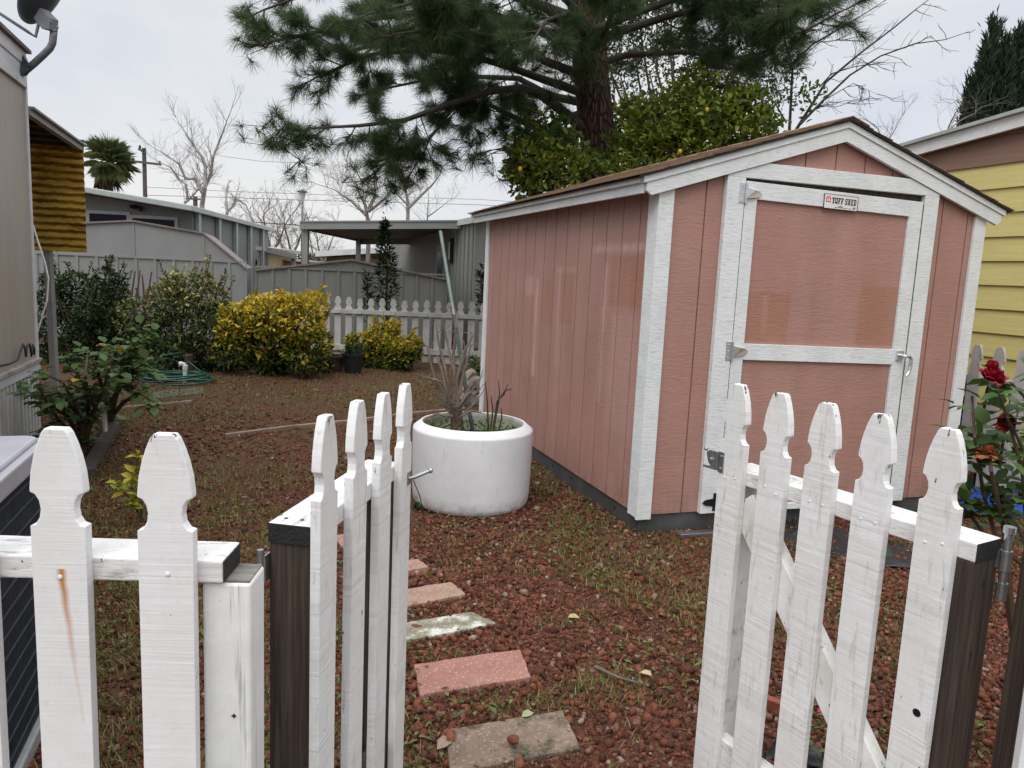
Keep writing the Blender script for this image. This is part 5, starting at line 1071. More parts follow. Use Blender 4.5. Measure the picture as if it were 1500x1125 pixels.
def metal(name, col): return simple(name, col, .10, 3, .5, .12, 12, (1, 1, .4), dirt=(tuple(c*.7 for c in col), 2.5, .62))
M['ms1'] = metal('blue_grey_steel', (.25, .256, .253)); M['ms2'] = metal('green_grey_steel', (.196, .202, .187)); M['rust'] = simple('rusty_roof_trim', (.21, .175, .155), .35, 14, .7, .3)
def metal_shed(label, prof, Yf, zb, depth, mat, yaw, eave, ribs, roofz=.03):
    """prof: gable outline left to right as pixels on the front plane"""
    C = aty(prof[-1][0], prof[-1][1], Yf); t = thing('metal_shed', label, 'shed', (C.x, C.y, 0)); ang = yaw
    X = Vector((math.cos(ang), math.sin(ang), 0)); Yd = Vector((-math.sin(ang), math.cos(ang), 0))
    pr = [atpl(x, y, C[:2], ang) for x, y in prof]; loc = [((p-C).dot(X), p.z) for p in pr]; x0, x1 = loc[0][0], loc[-1][0]
    g = lambda u, v, z: Vector((C.x, C.y, 0))+X*u+Yd*v+Vector((0, 0, z))
    pts = [(x0, zb), (x1, zb)]+[(u, z) for u, z in loc[::-1]]
    MB().prism(pts, lambda u, z: g(u, 0, z), lambda u, z: g(u, depth, z)).build('wall', mat, t, world=True)
    m = MB()
    for a, b in zip(loc, loc[1:]): m.prism([(a[0], a[1]), (b[0], b[1]), (b[0], b[1]+roofz), (a[0], a[1]+roofz)], lambda u, z: g(u, -.04, z+.002), lambda u, z: g(u, depth+.04, z+.002))
    m.build('roof', M['rust'], t, world=True)
    m = MB(); w_ = (x1-x0)/ribs
    for k in range(ribs+1): m.prism([(x0+k*w_-.028, zb), (x0+k*w_+.028, zb), (x0+k*w_+.022, eave-.012), (x0+k*w_-.022, eave-.012)], lambda u, z: g(max(x0, min(x1, u)), -.018, z), lambda u, z: g(max(x0, min(x1, u)), -.001, z))
    m.prism([(x0, eave-.011), (x1, eave-.011), (x1, eave+.02), (x0, eave+.02)], lambda u, z: g(u, -.022, z), lambda u, z: g(u, -.001, z))
    m.build('rib', mat, t, world=True)
    mid = [l for l in loc if l[1] == max(q[1] for q in loc)][0]
    m = MB()
    for u, zz in [mid]+([loc[-2], loc[1]] if len(loc) > 3 else []): m.prism([(u-.016, eave+.021), (u+.016, eave+.021), (u+.016, zz-.012), (u-.016, zz-.012)], lambda a, z: g(a, -.012, z), lambda a, z: g(a, -.001, z))
    m.build('gable_seam', mat, t, world=True); return t
metal_shed('large blue-grey metal shed with gambrel roof behind the shrubs', [(-40, 372), (80, 330), (195, 325), (298, 343), (362, 396)], 13.6, -.3, 2.4, M['ms1'], .30, 1.375, 14)
metal_shed('low green-grey metal shed with shallow gable behind the back fence', [(374, 397), (515, 382), (655, 411)], 13.4, -.3, 2.2, M['ms2'], .28, 1.318, 12)

# grey house with windows, upper left
def frame(C, ang): X = Vector((math.cos(ang), math.sin(ang), 0)); Yd = Vector((-math.sin(ang), math.cos(ang), 0)); return lambda u, v, z: Vector((C.x, C.y, 0))+X*u+Yd*v+Vector((0, 0, z))
C = aty(275, 300, 17.0); h1 = thing('grey_house', 'grey mobile home with dark windows and pale green roof edge', 'house', (C.x, C.y, 0)); ang = .12; g = frame(C, ang); zt = C.z
M['h1'] = simple('grey_house_paint', (.18, .19, .185), .12, 3, .6, .1); M['h1trim'] = simple('pale_green_edge', (.35, .395, .38), .15, 6, .45, .1); M['glass'] = simple('dark_glass', (.010, .012, .018), .3, 3, .25, 0, spec=.12); M['frame'] = simple('grey_window_frame', (.36, .37, .37), .1, 8, .5, 0)
sl_ = .115
MB().prism([(-6, -.2), (-.05, -.2), (-.05, zt-.12), (-3.0, zt+.22), (-6, zt-.12)], lambda u, z: g(u, .5, z), lambda u, z: g(u, 9, z)).build('wall', M['h1'], h1, world=True)
m = MB()
for a, b in (((.12, zt-.14), (-3.0, zt+.24)), ((-3.0, zt+.24), (-6.2, zt-.14))): m.prism([a, b, (b[0], b[1]+.13), (a[0], a[1]+.13)], lambda u, z: g(u, -.1, z), lambda u, z: g(u, 9.2, z))
m.build('roof', M['h1trim'], h1, world=True, bevel=.02)
fp = lambda x, y, off=.5: atpl(x, y, tuple(g(0, off, 0))[:2], ang)
for x0, x1, y0, y1 in ((131, 186, 311, 345), (194, 256, 318, 350)):
    a, b = fp(x0, y0, .47), fp(x1, y1, .47); ua, ub = (a-g(0, 0, 0)).dot(g(1, 0, 0)-g(0, 0, 0)), (b-g(0, 0, 0)).dot(g(1, 0, 0)-g(0, 0, 0))
    z0, z1 = min(a.z, b.z)-.5, max(a.z, b.z)-.02
    m = MB(); m.prism([(ua-.07, z0-.07), (ub+.07, z0-.07), (ub+.07, z1+.07), (ua-.07, z1+.07)], lambda u, z: g(u, .46, z), lambda u, z: g(u, .499, z)); wd = m.build('window', M['frame'], h1, world=True)
    MB().prism([(ua, z0), (ub, z0), (ub, z1), (ua, z1)], lambda u, z: g(u, .45, z), lambda u, z: g(u, .459, z)).build('pane', M['glass'], wd, world=True)
fx = fp(196, 303, .4); m = MB(); m.ball(fx, .10, 1, 1, .5, 8); m.ball(fp(206, 306, .38), .06, 1, 1, 1, 8); m.build('lamp', M['darkmetal'], h1, world=True)
for k in range(5):
    m = MB(); m.beam(g(.02, .7+k*1.75, -.2), g(.02, .7+k*1.75, zt-.10), .09, .12, (0, 1, 0)); m.build('porch_post', M['h1trim'], h1, world=True)
# carport with the home beside it
Cc = aty(697, 326, 14.0); h2 = thing('grey_home', 'grey ribbed mobile home with flat carport roof behind the back fence', 'house', (Cc.x, Cc.y, 0)); g = frame(Cc, YAW); zt = Cc.z
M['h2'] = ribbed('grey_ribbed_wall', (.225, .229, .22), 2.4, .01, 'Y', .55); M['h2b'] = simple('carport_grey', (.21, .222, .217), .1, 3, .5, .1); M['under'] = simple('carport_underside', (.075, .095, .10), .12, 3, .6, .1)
MB().prism([(0, -.2), (3.6, -.2), (3.6, zt), (1.8, zt+.35), (0, zt)], lambda u, z: g(u, 0, z), lambda u, z: g(u, 9, z)).build('wall', M['h2'], h2, world=True)
m = MB(); m.prism([(-.10, zt-.02), (1.8, zt+.36), (3.7, zt), (3.7, zt+.10), (1.8, zt+.46), (-.10, zt+.09)], lambda u, z: g(u, -.12, z), lambda u, z: g(u, 9, z)); m.build('roof', M['farwhite'], h2, world=True)
m = MB()
for k in range(8): m.beam(g(-.01, .12+k*.3, -.2), g(-.01, .12+k*.3, zt-.03), .02, .04, (0, 1, 0))
m.build('batten', M['h2'], h2, world=True)
for v_, w_, z0, z1 in ((2.2, .75, .2, 1.95),): 
    dd_ = MB(); dd_.prism([(v_, z0), (v_+w_, z0), (v_+w_, z1), (v_, z1)], lambda v, z: g(-.03, v, z), lambda v, z: g(-.001, v, z)); d_o = dd_.build('door', M['frame'], h2, world=True)
    MB().prism([(v_+.12, .9), (v_+w_-.12, .9), (v_+w_-.12, z1-.15), (v_+.12, z1-.15)], lambda v, z: g(-.036, v, z), lambda v, z: g(-.031, v, z)).build('pane', M['glass'], d_o, world=True)
m = MB(); m.prism([(1.55, 1.55), (1.72, 1.55), (1.72, 2.05), (1.55, 2.05)], lambda v, z: g(-.07, v, z), lambda v, z: g(-.002, v, z)); ll = m.build('wall_lamp', M['darkmetal'], h2, world=True); MB().prism([(1.58, 1.62), (1.69, 1.62), (1.69, 1.98), (1.58, 1.98)], lambda v, z: g(-.076, v, z), lambda v, z: g(-.071, v, z)).build('pane', M['farwhite'], ll, world=True)
A1, A2 = aty(440, 330, 15.4), aty(676, 329, 14.9); bk = SV*3.9
def slab(m, p, q, off, th, z0): m.add([p+Vector((0, 0, z0)), q+Vector((0, 0, z0)), q+off+Vector((0, 0, z0)), p+off+Vector((0, 0, z0)), p+Vector((0, 0, z0+th)), q+Vector((0, 0, z0+th)), q+off+Vector((0, 0, z0+th)), p+off+Vector((0, 0, z0+th))], [(0, 3, 2, 1), (4, 5, 6, 7), (0, 1, 5, 4), (1, 2, 6, 5), (2, 3, 7, 6), (3, 0, 4, 7)])
bk = Vector((-1.0, 4.4, 0)) if False else Vector((.15, 4.6, -.03))
m = MB(); slab(m, A1+Vector((.03, .05, 0)), A2+Vector((0, .05, 0)), bk, .05, -.03); m.build('carport_roof', M['under'], h2, world=True)
m = MB(); m.beam(A1, A2, .05, .155); m.beam(A1+Vector((0, -.02, .07)), A2+Vector((0, -.02, .07)), .05, .03); m.beam(A1+Vector((0, .03, 0)), A1+bk, .05, .15); m.beam(A1+bk+Vector((0, 0, -.08)), A2+bk+Vector((0, 0, -.08)), .06, .16); m.build('fascia', M['h2b'], h2, world=True)
for o_ in (Vector((.08, .1, 0)), bk+Vector((.08, -.1, 0))):
    p = A1+o_; m = MB(); m.beam((p.x, p.y, -.2), (p.x, p.y, p.z-.02), .11, .11, (0, 1, 0)); m.build('carport_post', M['h2b'], h2, world=True)
# pale houses seen far through the carport and past the grey house
def small_house(label, px0, px1, ytop, Y, col, roofcol, zr, dep=3, slope=0):
    a, b = aty(px0, ytop, Y), aty(px1, ytop+slope, Y); t = thing('distant_house', label, 'house', (a.x, Y, 0))
    m = MB(); m.add([(a.x, Y, -.3), (b.x, Y, -.3), (b.x, Y+dep, -.3), (a.x, Y+dep, -.3), (a.x, Y, a.z), (b.x, Y, b.z), (b.x, Y+dep, b.z), (a.x, Y+dep, a.z)], [(0, 1, 2, 3), (4, 5, 6, 7), (0, 1, 5, 4), (1, 2, 6, 5), (2, 3, 7, 6), (3, 0, 4, 7)]); m.build('wall', simple('wall_'+label[:8], col, .12, 3, .7, .1), t, world=True)
    m = MB(); slab(m, Vector((a.x-.3, Y-.3, a.z)), Vector((b.x+.3, Y-.3, b.z)), Vector((0, dep+.6, 0)), zr, .004); m.build('roof', simple('roof_'+label[:8], roofcol, .15, 3, .6, .1), t, world=True)
    wx = a.x+(b.x-a.x)*.4; m = MB(); m.box(wx, wx+.7, Y-.03, Y-.002, a.z-1.1, a.z-.35); f_ = m.build('window', M['frame'], t, world=True); MB().box(wx+.06, wx+.64, Y-.036, Y-.031, a.z-1.04, a.z-.41).build('pane', M['glass'], f_, world=True); return t
small_house('tan house with white flat roof seen far through the carport', 478, 590, 377, 26, (.20, .13, .095), (.70, .71, .72), .18, 4, -9)
small_house('pale yellow house with grey roof far beyond the metal sheds', 338, 361, 360, 24, (.52, .44, .24), (.34, .34, .32), .12, 5, 6)
small_house('low pale yellow shed far behind the metal sheds', 391, 440, 379, 28, (.55, .47, .28), (.45, .43, .38), .06, 3, 5)
t = thing('pergola_beam', 'long grey roof beam sloping beside the pale yellow house', 'roof beam', aty(390, 366, 24)); m = MB(); m.beam(aty(334, 353, 24), aty(432, 376, 26), .2, .18); m.build('beam', M['gutter'], t, world=True)
m = MB(); p = aty(364, 362, 24); m.beam((p.x, p.y, -.3), (p.x, p.y, p.z), .14, .14, (0, 1, 0)); p = aty(430, 378, 26); m.beam((p.x, p.y, -.3), (p.x, p.y, p.z), .14, .14, (0, 1, 0)); m.build('post', M['gutter'], t, world=True)

# street lamp, utility poles, wires
lp = thing('street_lamp', 'slim grey post lamp with flat cap beyond the carport', 'street lamp', aty(444, 420, 22)); p = aty(443, 279, 22); pxm = 22/F; q_ = Vector((p.x, p.y, -.3))
MB().tube([q_, Vector((p.x, p.y, p.z-14*pxm))], .035, 8).build('pole', M['zinc'], lp, world=True)
MB().lathe([(0, -15*pxm), (.05, -15*pxm), (.085, -5*pxm), (.09, -2.5*pxm), (0, -2.5*pxm)], 14, p).build('lantern', M['farwhite'], lp, world=True)
MB().lathe([(.15, -2.4*pxm), (.14, -1.2*pxm), (.05, .3*pxm), (.015, 2*pxm), (0, 2*pxm)], 14, p).build('cap', M['darkmetal'], lp, world=True)
M['polewood'] = simple('pole_wood', (.10, .085, .075), .3, 5, .9, .4)
def upole(label, px, ytop, Y, r_, arm):
    p = aty(px, ytop, Y); t = thing('utility_pole', label, 'utility pole', (p.x, p.y, 0)); MB().tube([(p.x, p.y, -.3), (p.x, p.y, p.z)], [r_*1.15, r_], 8).build('pole', M['polewood'], t, world=True)
    for (xa, ya, xb, yb_) in arm: MB().beam(aty(xa, ya, Y-.12), aty(xb, yb_, Y-.12), .1, .1).build('crossarm', M['polewood'], t, world=True)
    for xa, ya in [(a[0]+2, a[1]-3) for a in arm]+[(a[2]-2, a[3]-3) for a in arm]: MB().lathe([(0, -.08), (.05, -.08), (.06, 0), (.03, .08), (0, .08)], 8, aty(xa, ya, Y-.12)).build('insulator', M['glass'], t, world=True)
upole('tall wooden utility pole with crossarm right of the palm', 211, 217, 38, .10, [(193, 236, 236, 241), (203, 218, 213, 224)])
upole('short wooden utility pole top in front of the bare tree', 286, 288, 48, .14, [(272, 291, 298, 292)])
def wire(label, P, Y0, Y1, r_=.016):
    Q = [aty(x, y, Y0+(Y1-Y0)*i/(len(P)-1)) for i, (x, y) in enumerate(P)]; t = thing('power_line', label, 'wire', Q[0]); MB().tube(Q, r_, 5).build('cable', M['bitumen'], t, world=True)
wire('upper thin power line across the pale sky', [(212, 274), (330, 280), (440, 284), (560, 288), (700, 292), (760, 296)], 40, 44, .010)
wire('power line just below the upper one in the sky', [(212, 286), (330, 289), (440, 293), (560, 296), (700, 300), (760, 303)], 40, 44, .012)
wire('lowest power line, dipping behind the carport roof', [(232, 316), (330, 322), (380, 326), (440, 330)], 34, 34, .018)
wire('faint slack wire high between the bare tree and the pine', [(320, 228), (380, 236), (440, 239), (470, 240)], 42, 44, .009)

# yellow house on the right
hp0 = SH0+SU*3.65; yh = thing('yellow_house', 'yellow lap-sided house with brown gable and white roof edge', 'house', hp0, YAW)
M['ysid'] = simple('yellow_siding', (.58, .50, .19), .10, 4, .6, .4, 30, (.5, .5, 9), dist=.006); M['bsid'] = simple('brown_siding', (.215, .125, .09), .12, 4, .6, .4, 30, (.5, .5, 9), dist=.006)
yp = lambda x, y: (lambda P: ((P-hp0).dot(SV), P.z))(atpl(x, y, hp0[:2], YAW+math.pi/2))
split = (yp(1382, 252)[1]+yp(1500, 236)[1])/2; ex = (yp(1440, 275)[1]-yp(1440, 482)[1])/6
fa, fb2 = yp(1340, 224), yp(1500, 184); rs_ = (fb2[1]-fa[1])/(fb2[0]-fa[0]); rz_ = lambda v: fa[1]+rs_*(v-fa[0])
v0, v1 = fa[0]+.35, -3.5; PKV = -3.0
m = MB(); z = split
while z > -.1:
    z0 = z-ex; m.add([(0, v1, z0), (0, v0, z0), (-.022, v0, z0), (-.022, v1, z0), (0, v1, z), (0, v0, z), (-.004, v0, z), (-.004, v1, z)], [(0, 3, 2, 1), (4, 5, 6, 7), (0, 1, 5, 4), (1, 2, 6, 5), (2, 3, 7, 6), (3, 0, 4, 7)]); z = z0-.0006
m.box(.001, 4, v1, v0, -.2, split); m.build('wall', M['ysid'], yh)
m = MB(); z = split+.0006
while z < rz_(v1)+.2:
    z1 = z+ex*1.15; zz1 = z1; va = min(v0, fa[0]+(z-fa[1])/rs_) ; vb = min(v0, fa[0]+(z1-fa[1])/rs_)
    if va > v1: m.add([(0, v1, z), (0, va, z), (-.022, va, z), (-.022, v1, z), (0, v1, z1), (0, vb, z1), (-.004, vb, z1), (-.004, v1, z1)], [(0, 3, 2, 1), (4, 5, 6, 7), (0, 1, 5, 4), (1, 2, 6, 5), (2, 3, 7, 6), (3, 0, 4, 7)])
    z = z1+.0006
m.build('gable', M['bsid'], yh)
fo = hp0-SU*.07; yq = lambda x, y: (lambda P: ((P-fo).dot(SV), P.z))(atpl(x, y, fo[:2], YAW+math.pi/2))
fb_, fc_, ft_, fu_ = yq(1345, 227), yq(1500, 185), yq(1345, 205), yq(1500, 160); rs2 = (fc_[1]-fb_[1])/(fc_[0]-fb_[0]); rzf = lambda v: fb_[1]+rs2*(v-fb_[0]); fh = (ft_[1]-fb_[1]+fu_[1]-fc_[1])/2-.03
vt = fa[0]+.45; th_ = yp(1400, 190)[1]-yp(1400, 209)[1]
def strip(zlo, zhi, x0, x1, dv=0):
    return MB().add([(x, v, rzf(v)+dz) for dz in (zlo, zhi) for v in (vt+dv, v1) for x in (x0, x1)], [(0, 2, 3, 1), (4, 5, 7, 6), (0, 1, 5, 4), (2, 6, 7, 3), (0, 4, 6, 2), (1, 3, 7, 5)])
strip(0, fh, -.09, -.05).build('rake_fascia', M['trim'], yh); strip(fh+.002, fh+.03, -.13, 4, .03).build('roof', M['h1trim'], yh); strip(.03, .06, -.049, -.005).build('soffit', M['soffit'], yh)
# white fence between shed and yellow house
fp0 = SH0+SU*2.95; f3 = thing('picket_fence', 'white picket fence between the pink shed and the yellow house', 'fence', fp0, YAW)
fq = lambda x, y: (lambda P: ((P-fp0).dot(SV), P.z))(atpl(x, y, fp0[:2], YAW+math.pi/2))
q1, q2 = fq(1435, 505), fq(1468, 510); spv = (q2[0]-q1[0]); rzt = fq(1440, 552)[1]; wv_ = abs(fq(1425, 530)[0]-fq(1446, 530)[0])*.80
for k in range(-7, 9):
    v = q1[0]+k*spv
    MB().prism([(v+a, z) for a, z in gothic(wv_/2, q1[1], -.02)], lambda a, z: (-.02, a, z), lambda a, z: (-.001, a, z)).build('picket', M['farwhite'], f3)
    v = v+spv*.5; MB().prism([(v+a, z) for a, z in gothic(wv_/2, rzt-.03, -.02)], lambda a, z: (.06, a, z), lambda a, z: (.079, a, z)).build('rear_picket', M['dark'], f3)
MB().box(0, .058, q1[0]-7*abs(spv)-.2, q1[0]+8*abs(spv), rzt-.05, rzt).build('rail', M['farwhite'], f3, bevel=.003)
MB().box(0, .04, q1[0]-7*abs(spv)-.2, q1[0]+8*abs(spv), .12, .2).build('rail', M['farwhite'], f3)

# ---------------------------------------------------------------- trees
def barkmat(name, a, b, sc_=(5, 5, 1.1), k=5):
    t = NT(name); v = t.coords(sc_); vo = t.n.new('ShaderNodeTexVoronoi'); vo.feature = 'DISTANCE_TO_EDGE'; vo.inputs['Scale'].default_value = k
    wv = t.mix(.18, v, t.n.new('ShaderNodeTexNoise').outputs['Color']); t.link(v, vo.inputs['Vector'])
    cr = t.ramp(vo.outputs['Distance'], [(0, (0,)*3), (.16, (1,)*3)]); plate = t.ramp(t.noise(t.coords((4, 4, 1)), 2.2, 6, .65), [(.3, a), (.52, tuple((x+y)/2 for x, y in zip(a, b))), (.72, b)])
    col = t.mix(cr, tuple(x*.25 for x in a), plate); nr = t.bump(cr, .9, .03); nr = t.bump(t.noise(t.coords((14, 14, 3)), 3, 5), .5, .01, nr); return t.done(col, .9, nr, 0, .2)
M['pinebark'] = barkmat('pine_bark', (.075, .055, .046), (.17, .085, .062)); M['pinelimb'] = simple('pine_limb_bark', (.060, .048, .042), .4, 10, .9, .8, 30, (1, 1, .4))
PY = 10.6
reseed(55)
pine = thing('pine_tree', 'large dark pine with thick reddish trunk and drooping needle tufts', 'tree', (aty(885, 300, PY).x, PY, 0))
tb = [(884, 300, .0), (882, 250, 0), (873, 180, 0), (866, 110, 0), (862, 50, 0), (858, 0, 0), (850, -90, 0), (842, -230, 0), (835, -380, 0)]
TP = [aty(x, y, PY) for x, y, _ in tb]; TP[0] = aty(886, 300, PY); bp = Vector((TP[0].x+.08, PY, -.1)); rad_ = [.30, .255, .245, .24, .235, .235, .245, .2, .15, .06]
MB().tube([bp]+TP, rad_, 22).build('trunk', M['pinebark'], pine, world=True, smooth=True)
limbs = [  # pixels, start depth, end depth, start radius
 ([(853, 187), (820, 160), (792, 139), (765, 129), (720, 133), (673, 147), (593, 176), (527, 184), (468, 187)], 10.5, 9.3, .075),
 ([(845, 200), (812, 196), (775, 183), (745, 168), (720, 155), (690, 152), (660, 162)], 10.6, 10.0, .06),
 ([(673, 147), (655, 170), (628, 205), (590, 222), (560, 243)], 9.9, 9.7, .022),
 ([(628, 205), (622, 222), (610, 240)], 9.7, 9.9, .012),
 ([(850, 135), (800, 118), (745, 98), (690, 82), (620, 72), (540, 80), (470, 110)], 10.5, 9.6, .06),
 ([(852, 70), (790, 45), (720, 22), (640, 15), (540, 28), (450, 50), (400, 60)], 10.5, 9.2, .07),
 ([(850, 30), (770, 0), (680, -30), (580, -40), (480, -20), (385, 15)], 10.5, 9.9, .07),
 ([(852, 110), (800, 90), (740, 60), (660, 40), (580, 50)], 10.3, 8.2, .06),
 ([(852, 60), (810, 20), (760, -10), (700, -20), (620, 0), (540, 20)], 10.4, 8.0, .06),
 ([(850, 150), (805, 140), (760, 115), (690, 112), (610, 120), (540, 135)], 10.8, 12.2, .06),
 ([(850, 60), (780, 40), (690, 50), (600, 60), (500, 75), (430, 30)], 10.9, 12.6, .06),
 ([(848, 165), (815, 178), (780, 195), (750, 215), (720, 220)], 10.4, 9.8, .035),
 ([(866, 60), (920, 42), (985, 22), (1050, 10), (1150, 8), (1210, -5)], 10.5, 10.0, .065),
 ([(872, 95), (920, 80), (1000, 76), (1070, 85), (1130, 75)], 10.6, 10.9, .055),
 ([(866, 45), (930, 20), (1010, -10), (1090, 10), (1180, 45), (1225, 20)], 10.4, 9.2, .055),
 ([(866, 30), (930, -20), (1010, -40), (1100, -20), (1160, 60)], 10.8, 11.8, .055),
 ([(862, 20), (880, -20), (920, -60), (1000, -70), (1120, -60)], 10.5, 9.4, .05),
 ([(862, 40), (840, 10), (800, -30), (740, -50), (660, -60), (560, -70)], 10.4, 9.0, .06),
 ([(870, 70), (890, 40), (900, 0), (880, -40)], 10.3, 8.2, .05), ([(862, 60), (850, 40), (830, 20), (800, 30), (780, 60)], 10.3, 8.4, .05),
 ([(852, -80), (760, -140), (640, -160), (500, -120), (400, -60)], 10.5, 10, .06), ([(852, -80), (960, -150), (1080, -140), (1200, -80)], 10.5, 10.3, .06), ([(845, -200), (740, -260), (600, -260)], 10.5, 10, .05), ([(845, -200), (960, -270), (1080, -250)], 10.5, 10.5, .05)]
LM = MB(); TU = []  # tufts: pos, dir, length
def tuft_(p, d, L_): TU.append((p, d.normalized(), L_))
def shoots(p, d, depth_, L_, r_):
    q_ = p+d*L_; mid = p+d*L_*.5+Vector((0, 0, -.05*L_)); q_.z -= .04*L_
    LM.tube([p, mid, q_], [r_, r_*.75, r_*.45], 5)
    if depth_ > 0:
        for _ in range(R.randint(3, 4)):
            t = R.uniform(.35, 1); b = p.lerp(q_, t); dd = (d*.8+Vector((R.uniform(-1, 1), R.uniform(-1, 1), R.uniform(-.45, .55)))*.8).normalized(); shoots(b, dd, depth_-1, L_*R.uniform(.42, .65), r_*.55)
    k = 3 if depth_ == 0 else 2
    for i in range(k):
        t = 1-.45*i/k; tuft_(p.lerp(q_, t), d+Vector((0, 0, .15)), R.uniform(.15, .24))
for li, (pp, y0, y1, r0) in enumerate(limbs):
    nP = len(pp); Q = [aty(x, y, y0+(y1-y0)*(i/(nP-1))) for i, (x, y) in enumerate(pp)]
    LM.tube(Q, [r0*(1-.82*i/(nP-1)) for i in range(nP)], 9)
    seg = [(Q[i+1]-Q[i]).length for i in range(nP-1)]; tot = sum(seg); s = tot*(.30 if tot > 1.2 else .35)
    while s < tot:
        a = s; i = 0
        while i < nP-2 and a > seg[i]: a -= seg[i]; i += 1
        b = Q[i].lerp(Q[i+1], min(1, a/seg[i])); ld = (Q[i+1]-Q[i]).normalized(); f = s/tot
        dd = (ld*.55+Vector((R.uniform(-1, 1), R.uniform(-1, 1), R.uniform(-.5, .65)))).normalized()
        big = tot > 1.2
        shoots(b, dd, 2 if (big and f < .85) else 1, (R.uniform(.34, .62)*(1.1-.55*f) if big else R.uniform(.16, .28)), .010 if big else .006)
        s += R.uniform(.12, .20) if big else .12
    shoots(Q[-1], (Q[-1]-Q[-2]).normalized(), 1, .3, .012)
for px, py, Y_, n_ in ((415, 190, 9.3, 16), (450, 205, 9.4, 14), (440, 235, 9.4, 8), (405, 215, 9.3, 8), (385, 185, 9.3, 6), (530, 265, 9.7, 12), (580, 280, 9.8, 7), (610, 255, 9.8, 5), (690, 215, 10, 10), (720, 225, 10, 8), (375, 40, 9.6, 12), (390, 70, 9.5, 10), (1160, 40, 9.6, 16), (1130, 75, 9.8, 12), (1100, 30, 9.8, 14), (1205, 25, 9.6, 8), (1060, 60, 10, 10), (470, 120, 9.6, 10), (840, 110, 10.1, 9), (850, 60, 10, 9), (830, 85, 10.1, 7), (800, 70, 9.8, 10), (1180, 10, 9.8, 10), (1120, 60, 9.7, 18), (1080, 100, 9.9, 12), (1070, 30, 9.9, 16), (1150, 100, 9.7, 10), (1130, 20, 9.5, 14), (1215, 8, 9.5, 8), (1040, 60, 10, 12), (860, 100, 10.0, 8), (845, 75, 9.9, 8), (820, 120, 10, 7), (760, 60, 9.8, 12), (700, 60, 9.8, 12), (640, 50, 9.8, 10), (560, 60, 9.8, 10)):
    c = aty(px, py, Y_)
    for _ in range(n_):
        p = c+Vector((R.gauss(0, .13), R.gauss(0, .2), R.gauss(0, .10))); d = Vector((R.uniform(-1, 1), R.uniform(-1, 1), R.uniform(-.6, .8))).normalized(); LM.tube([c, p], [.006, .003], 4); shoots(p, d, 0, .14, .004)
LM.build('limbs', M['pinelimb'], pine, world=True)
NPT = 23; n = len(TU); tp = np.array([t[0][:] for t in TU]); td = np.array([t[1][:] for t in TU]); tl = np.array([t[2] for t in TU])
P = np.repeat(tp, NPT, 0)-np.repeat(td, NPT, 0)*NR.uniform(0, .10, (n*NPT, 1)); D = unit(np.repeat(td, NPT, 0)*NR.uniform(.25, 1.2, (n*NPT, 1))+rdir(n*NPT)*.75+np.array([[0, 0, -.14]])); Ln = np.repeat(tl, NPT)*NR.uniform(.7, 1.1, n*NPT)
SD = unit(np.cross(D, rdir(n*NPT)))*.0018; mid = P+D*Ln[:, None]*.55; tip = P+D*Ln[:, None]-np.array([[0, 0, 1]])*(Ln*.10)[:, None]
V = np.stack([P-SD, P+SD, mid+SD*.9, mid-SD*.9, tip], 1).reshape(-1, 3); b = np.arange(n*NPT)[:, None]*5
npmesh('needles', V, np.concatenate([b+np.array([[0, 1, 2]]), b+np.array([[0, 2, 3]]), b+np.array([[3, 2, 4]])], 0), LEAF['pine'], pine, np.repeat(np.clip(np.repeat(NR.beta(2, 2, n), NPT)+NR.normal(0, .1, n*NPT), 0, 1), 5))
print('pine tufts', n)

# lemon tree
def crown(name, label, blobs, n, L_, lf, trunkpx, trY, tr, cat='tree', bias=0, nb=26, fruit=None, shape='leaf'):
    """blobs: (px, py, Y, r_px)"""
    B = [(aty(x, y, Y_), r_*Y_/F) for x, y, Y_, r_ in blobs]; base = aty(trunkpx[0], trunkpx[1], trY); t = thing(name, label, cat, (base.x, trY, 0)); m = MB(); g0 = Vector((base.x, trY, -.05)); fk = Vector((base.x+.05, trY, base.z))
    m.tube([g0, g0.lerp(fk, .5)+Vector((.04, 0, 0)), fk], [tr, tr*.85, tr*.7], 9)
    for c, r_ in B:
        m.tube(spath(fk, c, 5, .05), [tr*.5, tr*.4, tr*.3, tr*.2, tr*.12], 6)
        for _ in range(4): m.tube(spath(c, c+Vector((R.gauss(0, 1), R.gauss(0, 1), R.gauss(0, 1))).normalized()*r_*.9, 4, .04), [tr*.12, tr*.09, tr*.06, tr*.03], 5)
    m.build('trunk', M['bark'], t, world=True)
    w8 = np.array([r_**2.2 for c, r_ in B]); ch = NR.choice(len(B), n//6, p=w8/w8.sum()); cc = np.array([c[:] for c, r_ in B])[ch]; rr_ = np.array([r_ for c, r_ in B])[ch]
    sp_ = cc+rdir(len(ch))*(rr_*np.clip(1-np.abs(NR.normal(0, .30, len(ch))), .1, 1.15))[:, None]; sd_ = unit(sp_-cc+rdir(len(ch))*rr_[:, None]*.7+np.array([[0, 0, .2]]))
    p = np.repeat(sp_, 6, 0)+rdir(len(ch)*6)*L_*.7; k = len(p); d = unit(np.repeat(sd_, 6, 0)*.6+rdir(k)*.8+np.array([[0, 0, -.1]])); nn = unit(rdir(k)*.8+np.array([[0, 0, .7]])); Ls = NR.uniform(L_*.6, L_*1.15, k)
    leaves('leaves', lf, t, p, d, nn, Ls, Ls*NR.uniform(.38, .52, k), np.clip(np.repeat(NR.beta(1.8, 2.2, len(ch)), 6)*.85+NR.normal(0, .1, k)+bias, 0, 1), shape=shape)
    for x, y, Y_, r_ in (fruit or []): MB().ball(aty(x, y, Y_), r_, 1, 1, 1.2, 12).build('lemon', M['lemon'], t, world=True, smooth=True)
    return t
